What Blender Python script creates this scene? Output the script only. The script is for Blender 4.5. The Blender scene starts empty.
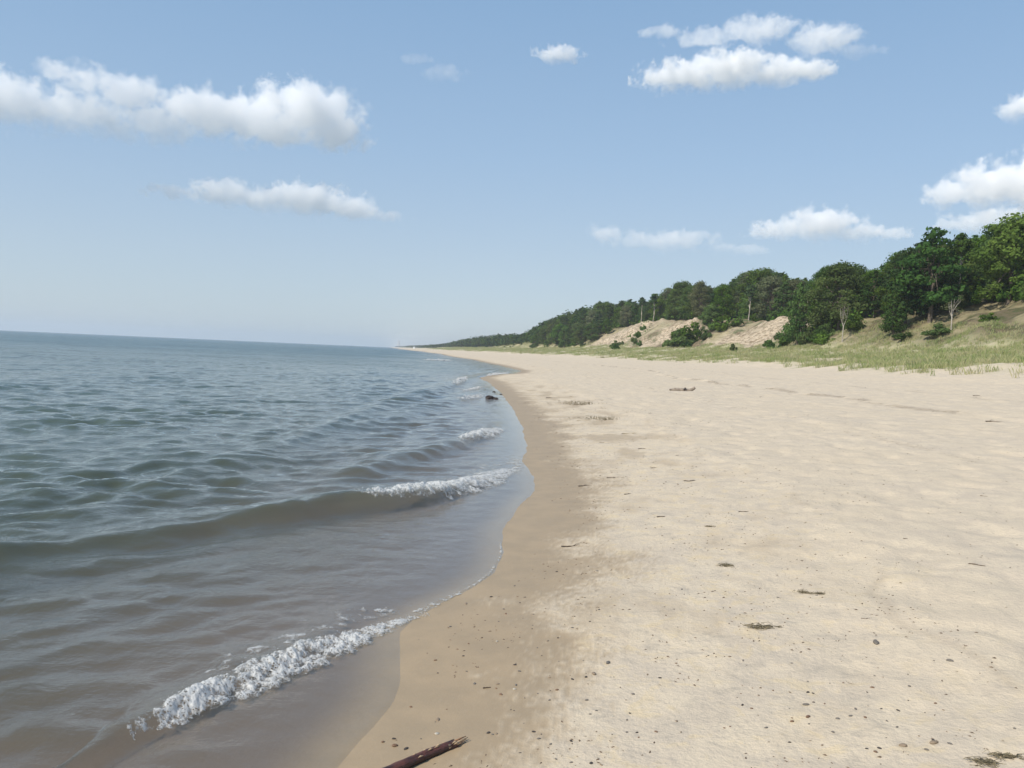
import bpy, math, random
import numpy as np
from mathutils import Matrix, Vector, Euler

random.seed(7)
RNG = np.random.default_rng(7)
scn = bpy.context.scene
col = scn.collection
R = math.radians

# ------------------------------------------------------------------ camera
F = 852.0
CAMZ = 1.75
cam_rot = Matrix.Rotation(R(90 - 2.11), 4, 'X') @ Matrix.Rotation(R(2.53), 4, 'Z')
cd = bpy.data.cameras.new('camera')
cd.sensor_width = 36.0
cd.lens = 36.0 * F / 1024.0
cd.clip_start = 0.05
cd.clip_end = 60000
cam = bpy.data.objects.new('camera', cd)
cam.matrix_world = Matrix.Translation((0, 0, CAMZ)) @ cam_rot
col.objects.link(cam)
scn.camera = cam
M3 = np.array(cam_rot.to_3x3())

def ray(px, py):
    return M3 @ np.array([(px - 512) / F, -(py - 384) / F, -1.0])

def gp(px, py, z=0.0):
    """where the line of sight of a photo pixel meets the level z (used to read real positions off the photo)"""
    d = ray(px, py)
    t = (z - CAMZ) / d[2]
    return d[0] * t, d[1] * t

def proj(X, Y, Z):
    v = np.stack([np.asarray(X, float), np.asarray(Y, float), np.asarray(Z, float) - CAMZ])
    c = np.tensordot(M3.T, v, axes=1)
    return 512 + F * c[0] / -c[2], 384 - F * c[1] / -c[2]

# ------------------------------------------------------------------ noise
PERM = np.random.default_rng(3).permutation(4096).astype(np.int64)
GA = np.random.default_rng(4).random(4096) * 2 * np.pi
GX, GY = np.cos(GA), np.sin(GA)

def pn(x, y, seed=0):
    x = np.asarray(x, float); y = np.asarray(y, float)
    xi = np.floor(x).astype(np.int64); yi = np.floor(y).astype(np.int64)
    xf = x - xi; yf = y - yi
    u = xf * xf * xf * (xf * (xf * 6 - 15) + 10); v = yf * yf * yf * (yf * (yf * 6 - 15) + 10)
    def g(i, j, dx, dy):
        h = PERM[(PERM[(i + seed * 17) & 4095] + j) & 4095]
        return GX[h] * dx + GY[h] * dy
    a = g(xi, yi, xf, yf); b = g(xi + 1, yi, xf - 1, yf)
    c = g(xi, yi + 1, xf, yf - 1); d = g(xi + 1, yi + 1, xf - 1, yf - 1)
    return ((a + (b - a) * u) * (1 - v) + (c + (d - c) * u) * v) * 1.5

def fbm(x, y, o=4, seed=0, gain=0.5):
    s = 0; a = 1; t = 0
    for k in range(o):
        s = s + a * pn(x, y, seed + k); t += a
        x = x * 2.03 + 5.1; y = y * 2.03 + 1.7; a *= gain
    return s / t

def sst(a, b, x):
    t = np.clip((x - a) / (b - a), 0, 1)
    return t * t * (3 - 2 * t)

# ------------------------------------------------------------------ shoreline
SHP = [(322, 790), (335, 768), (365, 730), (388, 700), (397, 675), (400, 650), (398, 632), (412, 618), (432, 605), (468, 588), (492, 572), (501, 552),
       (499, 533), (505, 521), (520, 503), (534, 491), (531, 476), (521, 461), (526, 447), (521, 427), (512, 408), (500, 392),
       (488, 382), (478, 378)]
pts = [gp(x, y) for x, y in SHP]
SY = [-50.0, 2.0] + [p[1] for p in pts] + [64, 72, 84, 110, 170, 324, 520, 800, 1500, 3000, 6000, 12000]
SX = [-1.0, -0.95] + [p[0] for p in pts] + [-1.6, 0.2, 0.9, -1.5, -8, -27, -55, -100, -198, -410, -840, -1700]
_sy = np.array(SY); _sx = np.array(SX)
_o = np.argsort(_sy); _sy = _sy[_o]; _sx = _sx[_o]

def XS(Y):
    Y = np.asarray(Y, float)
    lo = np.log(np.maximum(_sy, 0.5) + 0.0)
    a = np.interp(np.log(np.maximum(Y, 0.6)), lo, _sx)
    w = 0.035 * pn(Y * 1.4, Y * 0 + .3, 5) + 0.008 * pn(Y * 4.1, Y * 0 + .7, 6)
    return a + w * sst(1, 4, Y)

# tree line of the photo: silhouette of the wood against the sky
SIL = [(380, 347.2), (397, 346.3), (412, 346.4), (428, 346.2), (440, 344.4), (450, 342.8), (464, 339.2), (480, 335.8), (500, 334), (514, 333.6), (520, 335), (528, 332), (536, 327), (545, 321), (560, 315), (575, 309), (590, 302),
       (600, 300), (612, 303), (622, 299), (630, 298), (638, 302), (645, 302), (652, 299), (660, 299), (668, 290), (680, 282),
       (700, 281), (708, 285), (720, 283), (735, 278), (750, 269), (765, 266), (780, 271), (790, 278), (800, 276), (806, 274),
       (813, 282), (819, 275), (824, 265), (840, 261), (858, 262), (865, 268), (880, 269), (890, 262), (900, 251), (910, 246),
       (918, 242), (925, 240), (938, 240), (945, 244), (955, 248), (962, 240), (975, 231), (990, 233), (1000, 222),
       (1010, 215), (1024, 212), (1060, 205), (1150, 190), (1400, 170)]
_sp = np.array([a for a, b in SIL], float)
_selev = []
for a, b in SIL:
    d = ray(a, b); _selev.append((math.atan2(d[0], d[1]), d[2] / math.hypot(d[0], d[1])))
_saz = np.array([e[0] for e in _selev]); _ste = np.array([e[1] for e in _selev])

def zsil(X, Y):
    return CAMZ + np.interp(np.arctan2(X, Y), _saz, _ste) * np.hypot(X, Y)

_gy = np.exp(np.linspace(np.log(20), np.log(12000), 160))
_gx = XS(_gy) + 82
_gh = np.clip(zsil(_gx, _gy) - 12.0, 3.0, 17.0)
_gh[_gy < 70] = _gh[np.argmin(abs(_gy - 70))]
_k = np.ones(7) / 7
_gh = np.convolve(np.pad(_gh, 3, mode='edge'), _k, 'valid')

def GH(Y):
    return np.interp(np.log(np.maximum(Y, 20)), np.log(_gy), _gh)

def y_of(px, so=57.0):
    t_ = math.tan(math.atan2(ray(px, 345)[0], ray(px, 345)[1])); ys = np.linspace(60, 1500, 3000)
    return float(ys[np.argmax(XS(ys) + so < t_ * ys)])
BARE = [(y_of(635), y_of(600)), (y_of(684), y_of(641)), (y_of(713), y_of(690)), (y_of(788), y_of(716)), (y_of(500), y_of(492)), (y_of(487), y_of(480))]

def bare_mask(s, Y, X):
    m = np.zeros_like(Y)
    for a, b in BARE:
        e = (b - a) * 0.12
        m = np.maximum(m, sst(a - e, a + e, Y + 5 * pn(s * .12, Y * .1, 31)) * (1 - sst(b - e, b + e, Y + 6 * pn(s * .15, Y * .12, 33))))
    w = 2.5 * pn(X * .11, Y * .11, 35)
    return m * sst(50.5, 53, s + w) * (1 - sst(66, 69, s + w))

PS = [-9000, -300, -60, -25, -10, -3, -1, 0, 1, 2.2, 3.2, 6, 12, 20, 24.5, 27.5, 32, 40, 50]
PZ = [-7, -6, -4.5, -2.6, -1.1, -.22, -.05, 0, .06, .15, .25, .36, .55, 1.0, 1.35, 1.75, 2.35, 3.0, 4.4]

def terrain(X, Y, fine=True):
    X = np.asarray(X, float); Y = np.asarray(Y, float)
    s = X - XS(Y)
    wob = sst(18, 30, s) * (2.2 * pn(X * .06, Y * .06, 11) + .8 * pn(X * .25, Y * .25, 12))
    sw = s + wob
    g = GH(Y)
    z = np.interp(sw, PS, PZ)
    bm = bare_mask(s, Y, X)
    slope = np.interp(sw, [50, 57, 66, 80, 130, 400, 9000], [0, .42, .84, 1.0, 1.08, 1.0, 1.0])
    steep = np.interp(sw, [50, 53, 65.5, 68, 80, 130, 400, 9000], [0, .1, .93, .97, 1.0, 1.08, 1.0, 1.0])
    up = slope + (steep - slope) * bm
    z = np.where(sw > 50, 4.4 + (g - 4.4) * up, z)
    # hummocks, gullies
    z = z + sst(24, 30, s) * (.22 * pn(X * .3, Y * .3, 14) + .35 * pn(X * .1, Y * .1, 15)) * np.where(s > 200, 3, 1)
    z = z + sst(52, 58, s) * (.7 * pn(X * .09, Y * .09, 16) + .3 * pn(X * .35, Y * .35, 17))
    rg = 1 - np.abs(pn(Y * .16 + .5 * pn(X * .2, Y * .2, 18), X * .05, 19)) * 2
    z = z - bm * .7 * rg - bm * .25 * np.abs(pn(X * .7, Y * .7, 20)) - bm * .07 * np.abs(pn(X * 1.9, Y * 1.9, 29))
    if fine:
        dry = sst(.9, 2.2, s + .35 * pn(X * 1.3, Y * 1.3, 21))
        near = 1 - sst(60, 140, np.hypot(X, Y))
        far_ok = dry * (1 - sst(200, 500, np.hypot(X, Y)))
        z = z + far_ok * (.022 * pn(X * .9, Y * .9, 22) + .03 * pn(X * .33, Y * .33, 28)) * sst(1, 5, s)
        b = fbm(X * 4.2, Y * 4.2, 3, 23)
        dimple = -np.clip(pn(X * 2.3, Y * 2.3, 26) - .12, 0, 1)
        z = z + near * dry * (.014 * b + .055 * dimple * sst(1.6, 4, s) - .05 * np.clip(pn(X * 1.25 + 3, Y * 1.25, 25) - .10, 0, 1) * sst(1.6, 4, s) + .0025 * pn(X * 17, Y * 17, 27))
        # little scarps left by higher water
        for off, h, sd in ((3.0, .02, 41), (6.9, .025, 42), (12.6, .06, 43)):
            o = s - off - .35 * pn(Y * .25, Y * 0 + off, sd) - .12 * pn(X * 1.5, Y * 1.5, sd + 5)
            z = z + h * (sst(-.08, .08, o) - sst(0, 2.5, o)) * (.35 + .65 * sst(-.15, .2, pn(X * .25, Y * .25, sd + 9)))
    return z

def tz(x, y):
    return float(terrain(np.array([x]), np.array([y]))[0])

def gpt(px, py):
    """ground point under a photo pixel, on the terrain"""
    z = 0.2
    for _ in range(25):
        x, y = gp(px, py, min(z, CAMZ - .05))
        z = .5 * z + .5 * tz(x, y)
    return x, y, tz(x, y)

def hit(px, py, d0=3.0, d1=2500.0):
    """first meeting of a photo pixel's line of sight with the built ground"""
    d = ray(px, py); d = d / math.hypot(d[0], d[1])
    t = np.exp(np.linspace(math.log(d0), math.log(d1), 1500))
    z = terrain(d[0] * t, d[1] * t, False)
    w = np.flatnonzero(z >= CAMZ + d[2] * t)
    k = t[w[0]] if len(w) else d1
    return d[0] * k, d[1] * k, float(z[w[0]]) if len(w) else 0.0

# ------------------------------------------------------------------ water surface
def line(pxs, z=0.0):
    p = np.array([gp(a, b, z) for a, b in pxs])
    o = np.argsort(p[:, 0]); return p[o]

C1 = line([(-260, 585), (-120, 560), (0, 543), (90, 532), (180, 522), (240, 514), (300, 506), (345, 500), (400, 497), (440, 492), (470, 482), (495, 474)], .08)
C0 = line([(30, 790), (60, 765), (135, 722), (200, 690), (250, 668), (300, 648), (340, 630), (370, 620), (400, 612)], .05)
C2 = line([(330, 470), (375, 463), (420, 453), (455, 444), (475, 437), (500, 428)], .05)
C3 = line([(395, 413), (430, 405), (455, 399), (480, 392)], .05)
C4 = line([(405, 398), (425, 392), (445, 387), (462, 382)], .05)
SWELLS = [  # crest, back width, front width, amps along the crest
    (C1, .5, .14, [(-5, .05), (-4.2, .06), (-3.2, .09), (-2.4, .13), (-1.6, .17), (-1.0, .14), (-.5, .05), (-.1, .0)]),
    (C0, .20, .055, [(-3, .05), (-2.2, .065), (-1.9, .062), (-1.5, .05), (-1.15, .035), (-.9, .0)]),
    (C2, .5, .2, [(-2.6, 0.), (-2.0, .05), (-1.2, .10), (-.6, .08), (-.2, 0)]),
    (C3, .8, .4, [(-3.6, 0.), (-3.0, .06), (-2.4, .09), (-1.4, .09), (-.8, 0)]),
    (C4, 1.0, .5, [(-4.4, 0.), (-3.8, .09), (-3, .13), (-2.2, .1), (-1.8, 0)]),
]
def swell(X, Y):
    z = np.zeros_like(X)
    for C, bw, fw, am in SWELLS:
        xa, ya = C[:, 0], C[:, 1]
        dydx = (ya[-1] - ya[0]) / (xa[-1] - xa[0])
        sl0 = (ya[1] - ya[0]) / (xa[1] - xa[0])
        yc = np.interp(X, xa, ya) + np.where(X < xa[0], (X - xa[0]) * sl0, 0) + np.where(X > xa[-1], (X - xa[-1]) * dydx, 0)
        yc = yc + .08 * pn(X * 1.1, X * 0 + 2.2, 51)
        cs = 1 / math.sqrt(1 + dydx * dydx)
        d = (Y - yc) * cs           # >0 is the lake side
        w = np.where(d > 0, bw, fw)
        prof = np.exp(-(d / w) ** 2) - .22 * np.exp(-((d + 2.4 * fw) / (1.6 * fw)) ** 2)
        A = np.interp(X, [a for a, b in am], [b for a, b in am])
        z = z + A * prof
    return z

_wr = np.random.default_rng(21)
WAVES = []
for i in range(110):
    lam = math.exp(_wr.uniform(math.log(.20), math.log(4.2)))
    ang = R(-70 + _wr.normal(0, 42))
    k = 2 * math.pi / lam
    WAVES.append((lam, k * math.cos(ang), k * math.sin(ang), _wr.uniform(0, 6.28), .0031 * lam ** .6 * (1.25 if .4 < lam < 1.3 else (.38 if lam > 1.7 else .8))))

def water(X, Y):
    s = X - XS(Y)
    r = np.hypot(X, Y)
    space = .0055 * r
    wx = X + .35 * pn(X * .45, Y * .45, 61); wy = Y + .35 * pn(X * .45, Y * .45, 62)
    z = np.zeros_like(X)
    grp = .6 + .9 * np.clip(.5 + pn(X * .17, Y * .17, 63), 0, 1.2)
    for lam, kx, ky, ph, a in WAVES:
        att = np.clip((lam / np.maximum(space, 1e-6) - 2.2) / 3.5, 0, 1)
        sh = sst(.15, .8 + 2.2 * lam, -s)
        z = z + a * att * sh * (np.sin(kx * wx + ky * wy + ph) + .22 * np.cos(2 * (kx * wx + ky * wy + ph))) * grp
    # calm glassy water between the two breakers
    calm = np.exp(-((X + 1.6) / 1.6) ** 2 - ((Y - 6.8) / 1.8) ** 2)
    z = z * (1 - .55 * calm)
    z = z + swell(X, Y)
    z = z + .004 * sst(.05, .6, -s) * pn(X * 3.3, Y * 3.3, 64) + .0012 * pn(X * 9, Y * 9, 65) * sst(0, .3, -s)
    return z

# ------------------------------------------------------------------ helpers
def mesh_np(name, verts, faces, mats, attrs=None, smooth=True, parent=None, link=True, midx=None):
    me = bpy.data.meshes.new(name)
    nv, nf, k = len(verts), len(faces), faces.shape[1]
    me.vertices.add(nv); me.vertices.foreach_set('co', np.asarray(verts, np.float32).ravel())
    me.loops.add(nf * k); me.loops.foreach_set('vertex_index', faces.astype(np.int32).ravel())
    me.polygons.add(nf)
    me.polygons.foreach_set('loop_start', np.arange(0, nf * k, k, dtype=np.int32))
    me.polygons.foreach_set('loop_total', np.full(nf, k, np.int32))
    me.update(calc_edges=True)
    me.polygons.foreach_set('use_smooth', np.full(nf, smooth, bool))
    if midx is not None:
        me.polygons.foreach_set('material_index', np.asarray(midx, np.int32))
    for an, av in (attrs or {}).items():
        at = me.attributes.new(an, 'FLOAT', 'POINT'); at.data.foreach_set('value', np.asarray(av, np.float32).ravel())
    for m in (mats if isinstance(mats, (list, tuple)) else [mats]):
        me.materials.append(m)
    o = bpy.data.objects.new(name, me)
    if link: col.objects.link(o)
    if parent is not None: o.parent = parent
    return o

def tag(o, label=None, cat=None, group=None, kind=None):
    if label: o['label'] = label
    if cat: o['category'] = cat
    if group: o['group'] = group
    if kind: o['kind'] = kind
    return o

def empty(name, loc=(0, 0, 0), rz=0):
    o = bpy.data.objects.new(name, None); o.empty_display_size = .2
    o.location = loc; o.rotation_euler = (0, 0, rz)
    col.objects.link(o); return o

def dup(root, loc, rz=0, sc=(1, 1, 1)):
    r = root.copy(); col.objects.link(r)
    r.location = loc; r.rotation_euler = (0, 0, rz); r.scale = sc
    for ch in root.children:
        c = ch.copy(); col.objects.link(c); c.parent = r
    return r

def grid_faces(nr, nc):
    i = np.arange(nr - 1)[:, None] * nc + np.arange(nc - 1)[None, :]
    return np.stack([i, i + 1, i + nc + 1, i + nc], -1).reshape(-1, 4)

class NT:
    """small node-tree writer"""
    def __init__(s, tree): s.t = tree; s.n = tree.nodes; s.l = tree.links
    def node(s, typ, **kw):
        n = s.n.new(typ)
        for k, v in kw.items():
            if k == 'ins':
                for a, b in v.items():
                    if hasattr(b, 'is_output') or isinstance(b, bpy.types.NodeSocket): s.l.new(b, n.inputs[a])
                    else: n.inputs[a].default_value = b
            else: setattr(n, k, v)
        return n
    def math(s, op, a, b=None, c=None, clamp=False):
        n = s.n.new('ShaderNodeMath'); n.operation = op; n.use_clamp = clamp
        for i, v in enumerate((a, b, c)):
            if v is None: continue
            if isinstance(v, bpy.types.NodeSocket): s.l.new(v, n.inputs[i])
            else: n.inputs[i].default_value = v
        return n.outputs[0]
    def mix(s, f, a, b, blend='MIX'):
        n = s.n.new('ShaderNodeMix'); n.data_type = 'RGBA'; n.blend_type = blend
        for i, v in ((0, f), (6, a), (7, b)):
            if isinstance(v, bpy.types.NodeSocket): s.l.new(v, n.inputs[i])
            else: n.inputs[i].default_value = v if i == 0 else (*v, 1)
        return n.outputs[2]
    def noise(s, vec, scale, detail=3, rough=.5, dist=0):
        n = s.n.new('ShaderNodeTexNoise'); s.l.new(vec, n.inputs['Vector'])
        n.inputs['Scale'].default_value = scale; n.inputs['Detail'].default_value = detail
        n.inputs['Roughness'].default_value = rough; n.inputs['Distortion'].default_value = dist
        return n.outputs['Fac']
    def ramp(s, f, a, b, lo=0., hi=1.):
        n = s.n.new('ShaderNodeMapRange'); n.interpolation_type = 'SMOOTHSTEP'
        s.l.new(f, n.inputs[0]); n.inputs[1].default_value = a; n.inputs[2].default_value = b
        n.inputs[3].default_value = lo; n.inputs[4].default_value = hi
        return n.outputs[0]
    def attr(s, name): return s.node('ShaderNodeAttribute', attribute_name=name).outputs['Fac']
    def obj(s): return s.n.new('ShaderNodeTexCoord').outputs['Object']
    def mapping(s, vec, scale=(1, 1, 1), rot=(0, 0, 0)):
        n = s.n.new('ShaderNodeMapping'); s.l.new(vec, n.inputs[0]); n.inputs['Scale'].default_value = scale; n.inputs['Rotation'].default_value = rot
        return n.outputs[0]
    def bump(s, h, strength, dist, nrm=None):
        n = s.n.new('ShaderNodeBump'); s.l.new(h, n.inputs['Height'])
        n.inputs['Strength'].default_value = strength; n.inputs['Distance'].default_value = dist
        if nrm: s.l.new(nrm, n.inputs['Normal'])
        return n.outputs[0]
    def out(s, sh, sock='Surface'):
        o = next((x for x in s.n if x.type == 'OUTPUT_MATERIAL'), None) or s.n.new('ShaderNodeOutputMaterial')
        s.l.new(sh, o.inputs[sock])

def mat(name):
    m = bpy.data.materials.new(name); m.use_nodes = True; m.node_tree.nodes.clear()
    return m, NT(m.node_tree)

def simple(name, c1, c2, scale=20, rough=.8, bump=.3, bd=.01, spec=.3, detail=4, stretch=(1, 1, 1)):
    m, t = mat(name)
    v = t.mapping(t.obj(), stretch)
    f = t.ramp(t.noise(v, scale, detail), .35, .65)
    b = t.node('ShaderNodeBsdfPrincipled', ins={'Base Color': t.mix(f, c1, c2), 'Roughness': rough, 'Specular IOR Level': spec,
               'Normal': t.bump(t.noise(v, scale * 2, 4), bump, bd)})
    t.out(b.outputs[0]); return m

# ------------------------------------------------------------------ materials
def m_sand():
    m, t = mat('sand_ground')
    o = t.obj()
    wet, grass, bare, slope, wrack = (t.attr(a) for a in ('wet', 'veg', 'bare', 'wood', 'wrack'))
    big = t.noise(o, .55, 4, .6); mid = t.noise(o, 3.2, 4, .6); fine = t.noise(o, 26, 3, .6); grain = t.noise(o, 420, 2, .7)
    dry = t.mix(t.ramp(mid, .38, .62), (.61, .515, .38), (.53, .45, .345))
    dry = t.mix(t.ramp(big, .35, .7, 0, .55), dry, (.61, .505, .36))
    dry = t.mix(t.ramp(fine, .5, .75, 0, .5), dry, (.42, .36, .285))
    dry = t.mix(t.ramp(grain, .4, .7, 0, .35), dry, (.37, .31, .24))
    dry = t.mix(t.ramp(t.noise(o, 900, 1, .5), .66, .75, 0, .5), dry, (.16, .13, .10))
    wetc = t.mix(t.ramp(mid, .3, .7), (.375, .280, .172), (.325, .247, .155))
    wetc = t.mix(t.ramp(grain, .45, .7, 0, .35), wetc, (.22, .17, .12))
    mo = t.noise(o, 5.5, 5, .65, .6)
    md = t.mix(t.ramp(mo, .52, .64), dry, (.60, .475, .28)); md = t.mix(t.ramp(mo, .34, .46, 1, 0), md, (.36, .315, .25))
    dry = t.mix(t.math('MULTIPLY', t.attr('mott'), .42), dry, md)
    c = t.mix(wet, dry, wetc)
    c = t.mix(t.attr('sub'), c, (.20, .152, .112))
    c = t.mix(wrack, c, (.20, .16, .12))
    gc = t.mix(t.ramp(t.noise(o, 1.1, 5, .7), .42, .6), (.44, .39, .26), (.29, .30, .14))
    gc = t.mix(t.ramp(t.noise(o, .22, 4, .6), .42, .62), gc, (.34, .33, .17))
    c = t.mix(grass, c, gc)
    lit = t.mix(t.ramp(t.noise(o, .8, 5, .7), .4, .6), (.17, .135, .08), (.09, .10, .04))
    lit = t.mix(t.ramp(t.noise(o, .15, 3, .6), .45, .6), lit, (.34, .29, .17))
    c = t.mix(slope, c, lit)
    bs = t.mix(t.ramp(t.noise(t.mapping(o, (1, 1, 2.2)), 1.1, 6, .75), .46, .58), (.60, .49, .35), (.26, .20, .13))
    sc2 = t.mix(t.ramp(t.noise(o, 1.6, 5, .7), .4, .6), (.25, .19, .12), (.13, .105, .06))
    sc2 = t.mix(t.ramp(t.noise(o, .35, 4, .6), .48, .62), sc2, (.09, .12, .045))
    bs = t.mix(t.math('MULTIPLY', t.attr('scrub'), t.ramp(t.noise(o, .9, 5, .7), .3, .5, .45, 1)), bs, sc2)
    c = t.mix(bare, c, bs)
    h = t.math('ADD', t.math('MULTIPLY', fine, .012), t.math('MULTIPLY', grain, .0012))
    h = t.math('ADD', h, t.math('MULTIPLY', t.noise(o, 85, 3, .6), .004))
    h = t.math('MULTIPLY', h, t.math('SUBTRACT', 1, t.math('MULTIPLY', wet, .82)))
    nrm = t.bump(h, .8, 1.0)
    nrm = t.bump(t.math('MULTIPLY', t.noise(o, 2.4, 5, .7), t.math('MAXIMUM', bare, slope)), .9, .5, nrm)
    rough = t.math('SUBTRACT', .95, t.math('MULTIPLY', wet, .42))
    b = t.node('ShaderNodeBsdfPrincipled', ins={'Base Color': c, 'Roughness': rough, 'Specular IOR Level': .25, 'Normal': nrm})
    t.out(b.outputs[0]); return m

def m_water():
    m, t = mat('lake_water')
    o = t.obj()
    dep, far = t.attr('depth'), t.attr('far')
    v = t.mapping(o, (1, 1, 1), (0, 0, R(0)))
    vs = t.mapping(o, (1, .55, 1), (0, 0, R(-35)))
    h = t.math('ADD', t.math('MULTIPLY', t.noise(vs, 6.5, 5, .62, .5), .016), t.math('MULTIPLY', t.noise(t.mapping(o, (.45, 1, 1), (0, 0, R(12))), 19, 4, .65, .3), .0055))
    h = t.math('MULTIPLY', h, t.ramp(dep, 0.0, .06, .12, 1))
    nrm = t.bump(h, 1.0, 1.0)
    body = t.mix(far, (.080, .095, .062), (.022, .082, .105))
    alpha = t.math('SUBTRACT', 1, t.math('POWER', 2.718, t.math('MULTIPLY', dep, -2.7)))
    alpha = t.math('MINIMUM', alpha, .97)
    tr = t.node('ShaderNodeBsdfTransparent', ins={'Color': (.90, .90, .88, 1)})
    df = t.node('ShaderNodeBsdfDiffuse', ins={'Color': body})
    under = t.node('ShaderNodeMixShader', ins={0: alpha, 1: tr.outputs[0], 2: df.outputs[0]})
    geo = t.n.new('ShaderNodeNewGeometry')
    def wob(scale, det, str_):
        nn = t.node('ShaderNodeTexNoise', ins={'Vector': vs, 'Scale': scale, 'Detail': det, 'Roughness': .6})
        v1 = t.node('ShaderNodeVectorMath', operation='SUBTRACT', ins={0: nn.outputs['Color']}); v1.inputs[1].default_value = (.5, .5, .5)
        v2 = t.node('ShaderNodeVectorMath', operation='MULTIPLY', ins={0: v1.outputs[0]}); v2.inputs[1].default_value = (1.0, 1.3, 0)
        v3 = t.node('ShaderNodeVectorMath', operation='SCALE', ins={0: v2.outputs[0], 'Scale': str_}); return v3.outputs[0]
    gust = t.ramp(t.noise(t.mapping(o, (.5, 1, 1)), .045, 4, .6), .35, .65, .55, 1.35)
    gust2 = t.ramp(t.noise(t.mapping(o, (.6, 1, 1)), .35, 3, .6), .35, .65, .6, 1.4)
    st_ = t.math('MULTIPLY', t.math('MULTIPLY', gust, gust2), t.math('ADD', t.math('MULTIPLY', far, .9), t.ramp(dep, 0.0, .15, .02, .16)))
    va = t.node('ShaderNodeVectorMath', operation='ADD', ins={0: wob(3.0, 6.0, st_), 1: nrm})
    vn = t.node('ShaderNodeVectorMath', operation='NORMALIZE', ins={0: va.outputs[0]})
    nrm = vn.outputs[0]
    rg = t.math('ADD', .03, t.math('MULTIPLY', far, .10))
    gl = t.node('ShaderNodeBsdfGlossy', ins={'Color': (1, 1, 1, 1), 'Roughness': rg, 'Normal': nrm})
    ior = t.math('ADD', 1.333, t.math('MULTIPLY', geo.outputs['Backfacing'], 1 / 1.333 - 1.333))   # same reflectance from below
    fr = t.node('ShaderNodeFresnel', ins={'IOR': ior, 'Normal': nrm})
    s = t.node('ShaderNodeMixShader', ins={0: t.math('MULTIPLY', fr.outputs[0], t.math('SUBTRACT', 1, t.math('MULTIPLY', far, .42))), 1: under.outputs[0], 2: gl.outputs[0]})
    t.out(s.outputs[0]); return m

def m_foam():
    m, t = mat('white_foam')
    o = t.obj()
    fr = t.attr('froth')
    h = t.math('ADD', t.noise(o, 60, 3, .65), t.noise(o, 190, 2, .6))
    n1 = t.noise(o, 45, 4, .7, .5)
    n2 = t.noise(o, 150, 3, .7, .6)
    a = t.math('ADD', fr, t.math('MULTIPLY', t.math('SUBTRACT', n1, .5), 1.5))
    a = t.math('ADD', a, t.math('MULTIPLY', t.math('SUBTRACT', n2, .5), .5))
    def lace(sc_, w):
        vw = t.node('ShaderNodeVectorMath', operation='ADD', ins={0: o})
        dn_ = t.node('ShaderNodeTexNoise', ins={'Vector': o, 'Scale': sc_ * .5, 'Detail': 2.0}); ds = t.node('ShaderNodeVectorMath', operation='SCALE', ins={0: dn_.outputs['Color'], 'Scale': .9 / sc_})
        t.l.new(ds.outputs[0], vw.inputs[1])
        vo = t.node('ShaderNodeTexVoronoi', feature='DISTANCE_TO_EDGE', ins={'Vector': vw.outputs[0], 'Scale': sc_}); return t.ramp(vo.outputs['Distance'], w * .3, w, 1, 0)
    lc = t.math('MAXIMUM', lace(26, .22), t.math('MULTIPLY', lace(75, .3), .9))
    a = t.math('ADD', a, t.math('MULTIPLY', t.math('SUBTRACT', lc, .72), 1.0))
    a = t.ramp(a, .15, 1.15, 0, .88)
    b = t.node('ShaderNodeBsdfPrincipled', ins={'Base Color': (.76, .77, .76, 1), 'Roughness': .3, 'Specular IOR Level': .5, 'Normal': t.bump(h, .35, .006)})
    tlf = t.node('ShaderNodeBsdfTranslucent', ins={'Color': (.85, .87, .86, 1)})
    b = t.node('ShaderNodeMixShader', ins={0: .38, 1: b.outputs[0], 2: tlf.outputs[0]})
    tr = t.node('ShaderNodeBsdfTransparent', ins={'Color': (.93, .94, .94, 1)})
    s = t.node('ShaderNodeMixShader', ins={0: a, 1: tr.outputs[0], 2: b.outputs[0]})
    t.out(s.outputs[0]); return m

def m_leaf(name, ca, cb, trans=.3):
    m, t = mat(name)
    rnd = t.n.new('ShaderNodeObjectInfo').outputs['Random']
    tint = t.attr('tint')
    c = t.mix(tint, ca, cb)
    hs = t.node('ShaderNodeHueSaturation', ins={'Hue': t.ramp(rnd, 0, 1, .482, .515), 'Saturation': t.math('ADD', .82, t.math('MULTIPLY', t.math('FRACT', t.math('MULTIPLY', rnd, 7.3)), .3)),
                'Value': t.math('ADD', .72, t.math('MULTIPLY', t.math('FRACT', t.math('MULTIPLY', rnd, 13.7)), .6)), 'Color': c})
    d = t.node('ShaderNodeBsdfDiffuse', ins={'Color': hs.outputs[0]})
    tl = t.node('ShaderNodeBsdfTranslucent', ins={'Color': hs.outputs[0]})
    s = t.node('ShaderNodeMixShader', ins={0: trans, 1: d.outputs[0], 2: tl.outputs[0]})
    t.out(s.outputs[0]); return m

SAND, WATER, FOAM = m_sand(), m_water(), m_foam()
LEAF = m_leaf('oak_leaves', (.052, .100, .020), (.110, .178, .038))
LEAFD = m_leaf('dark_pine_needles', (.030, .060, .019), (.054, .095, .027), .15)
LEAFO = m_leaf('olive_leaves', (.090, .118, .045), (.150, .172, .075))
LEAFF = m_leaf('distant_leaves', (.032, .070, .021), (.068, .120, .034), .2)
GRASS = m_leaf('dune_grass_blades', (.27, .37, .11), (.52, .50, .25), .35)
BARK = simple('grey_brown_bark', (.16, .13, .10), (.085, .07, .055), 6, .9, .5, .03)
PALE = simple('pale_bark', (.42, .38, .32), (.27, .24, .20), 5, .85, .3, .02)

# ------------------------------------------------------------------ ground sheet
def fan(th, rr, cx=0., cy=-2.):
    T_, R_ = np.meshgrid(th, rr)
    return cx + R_ * np.sin(T_), cy + R_ * np.cos(T_)

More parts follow.
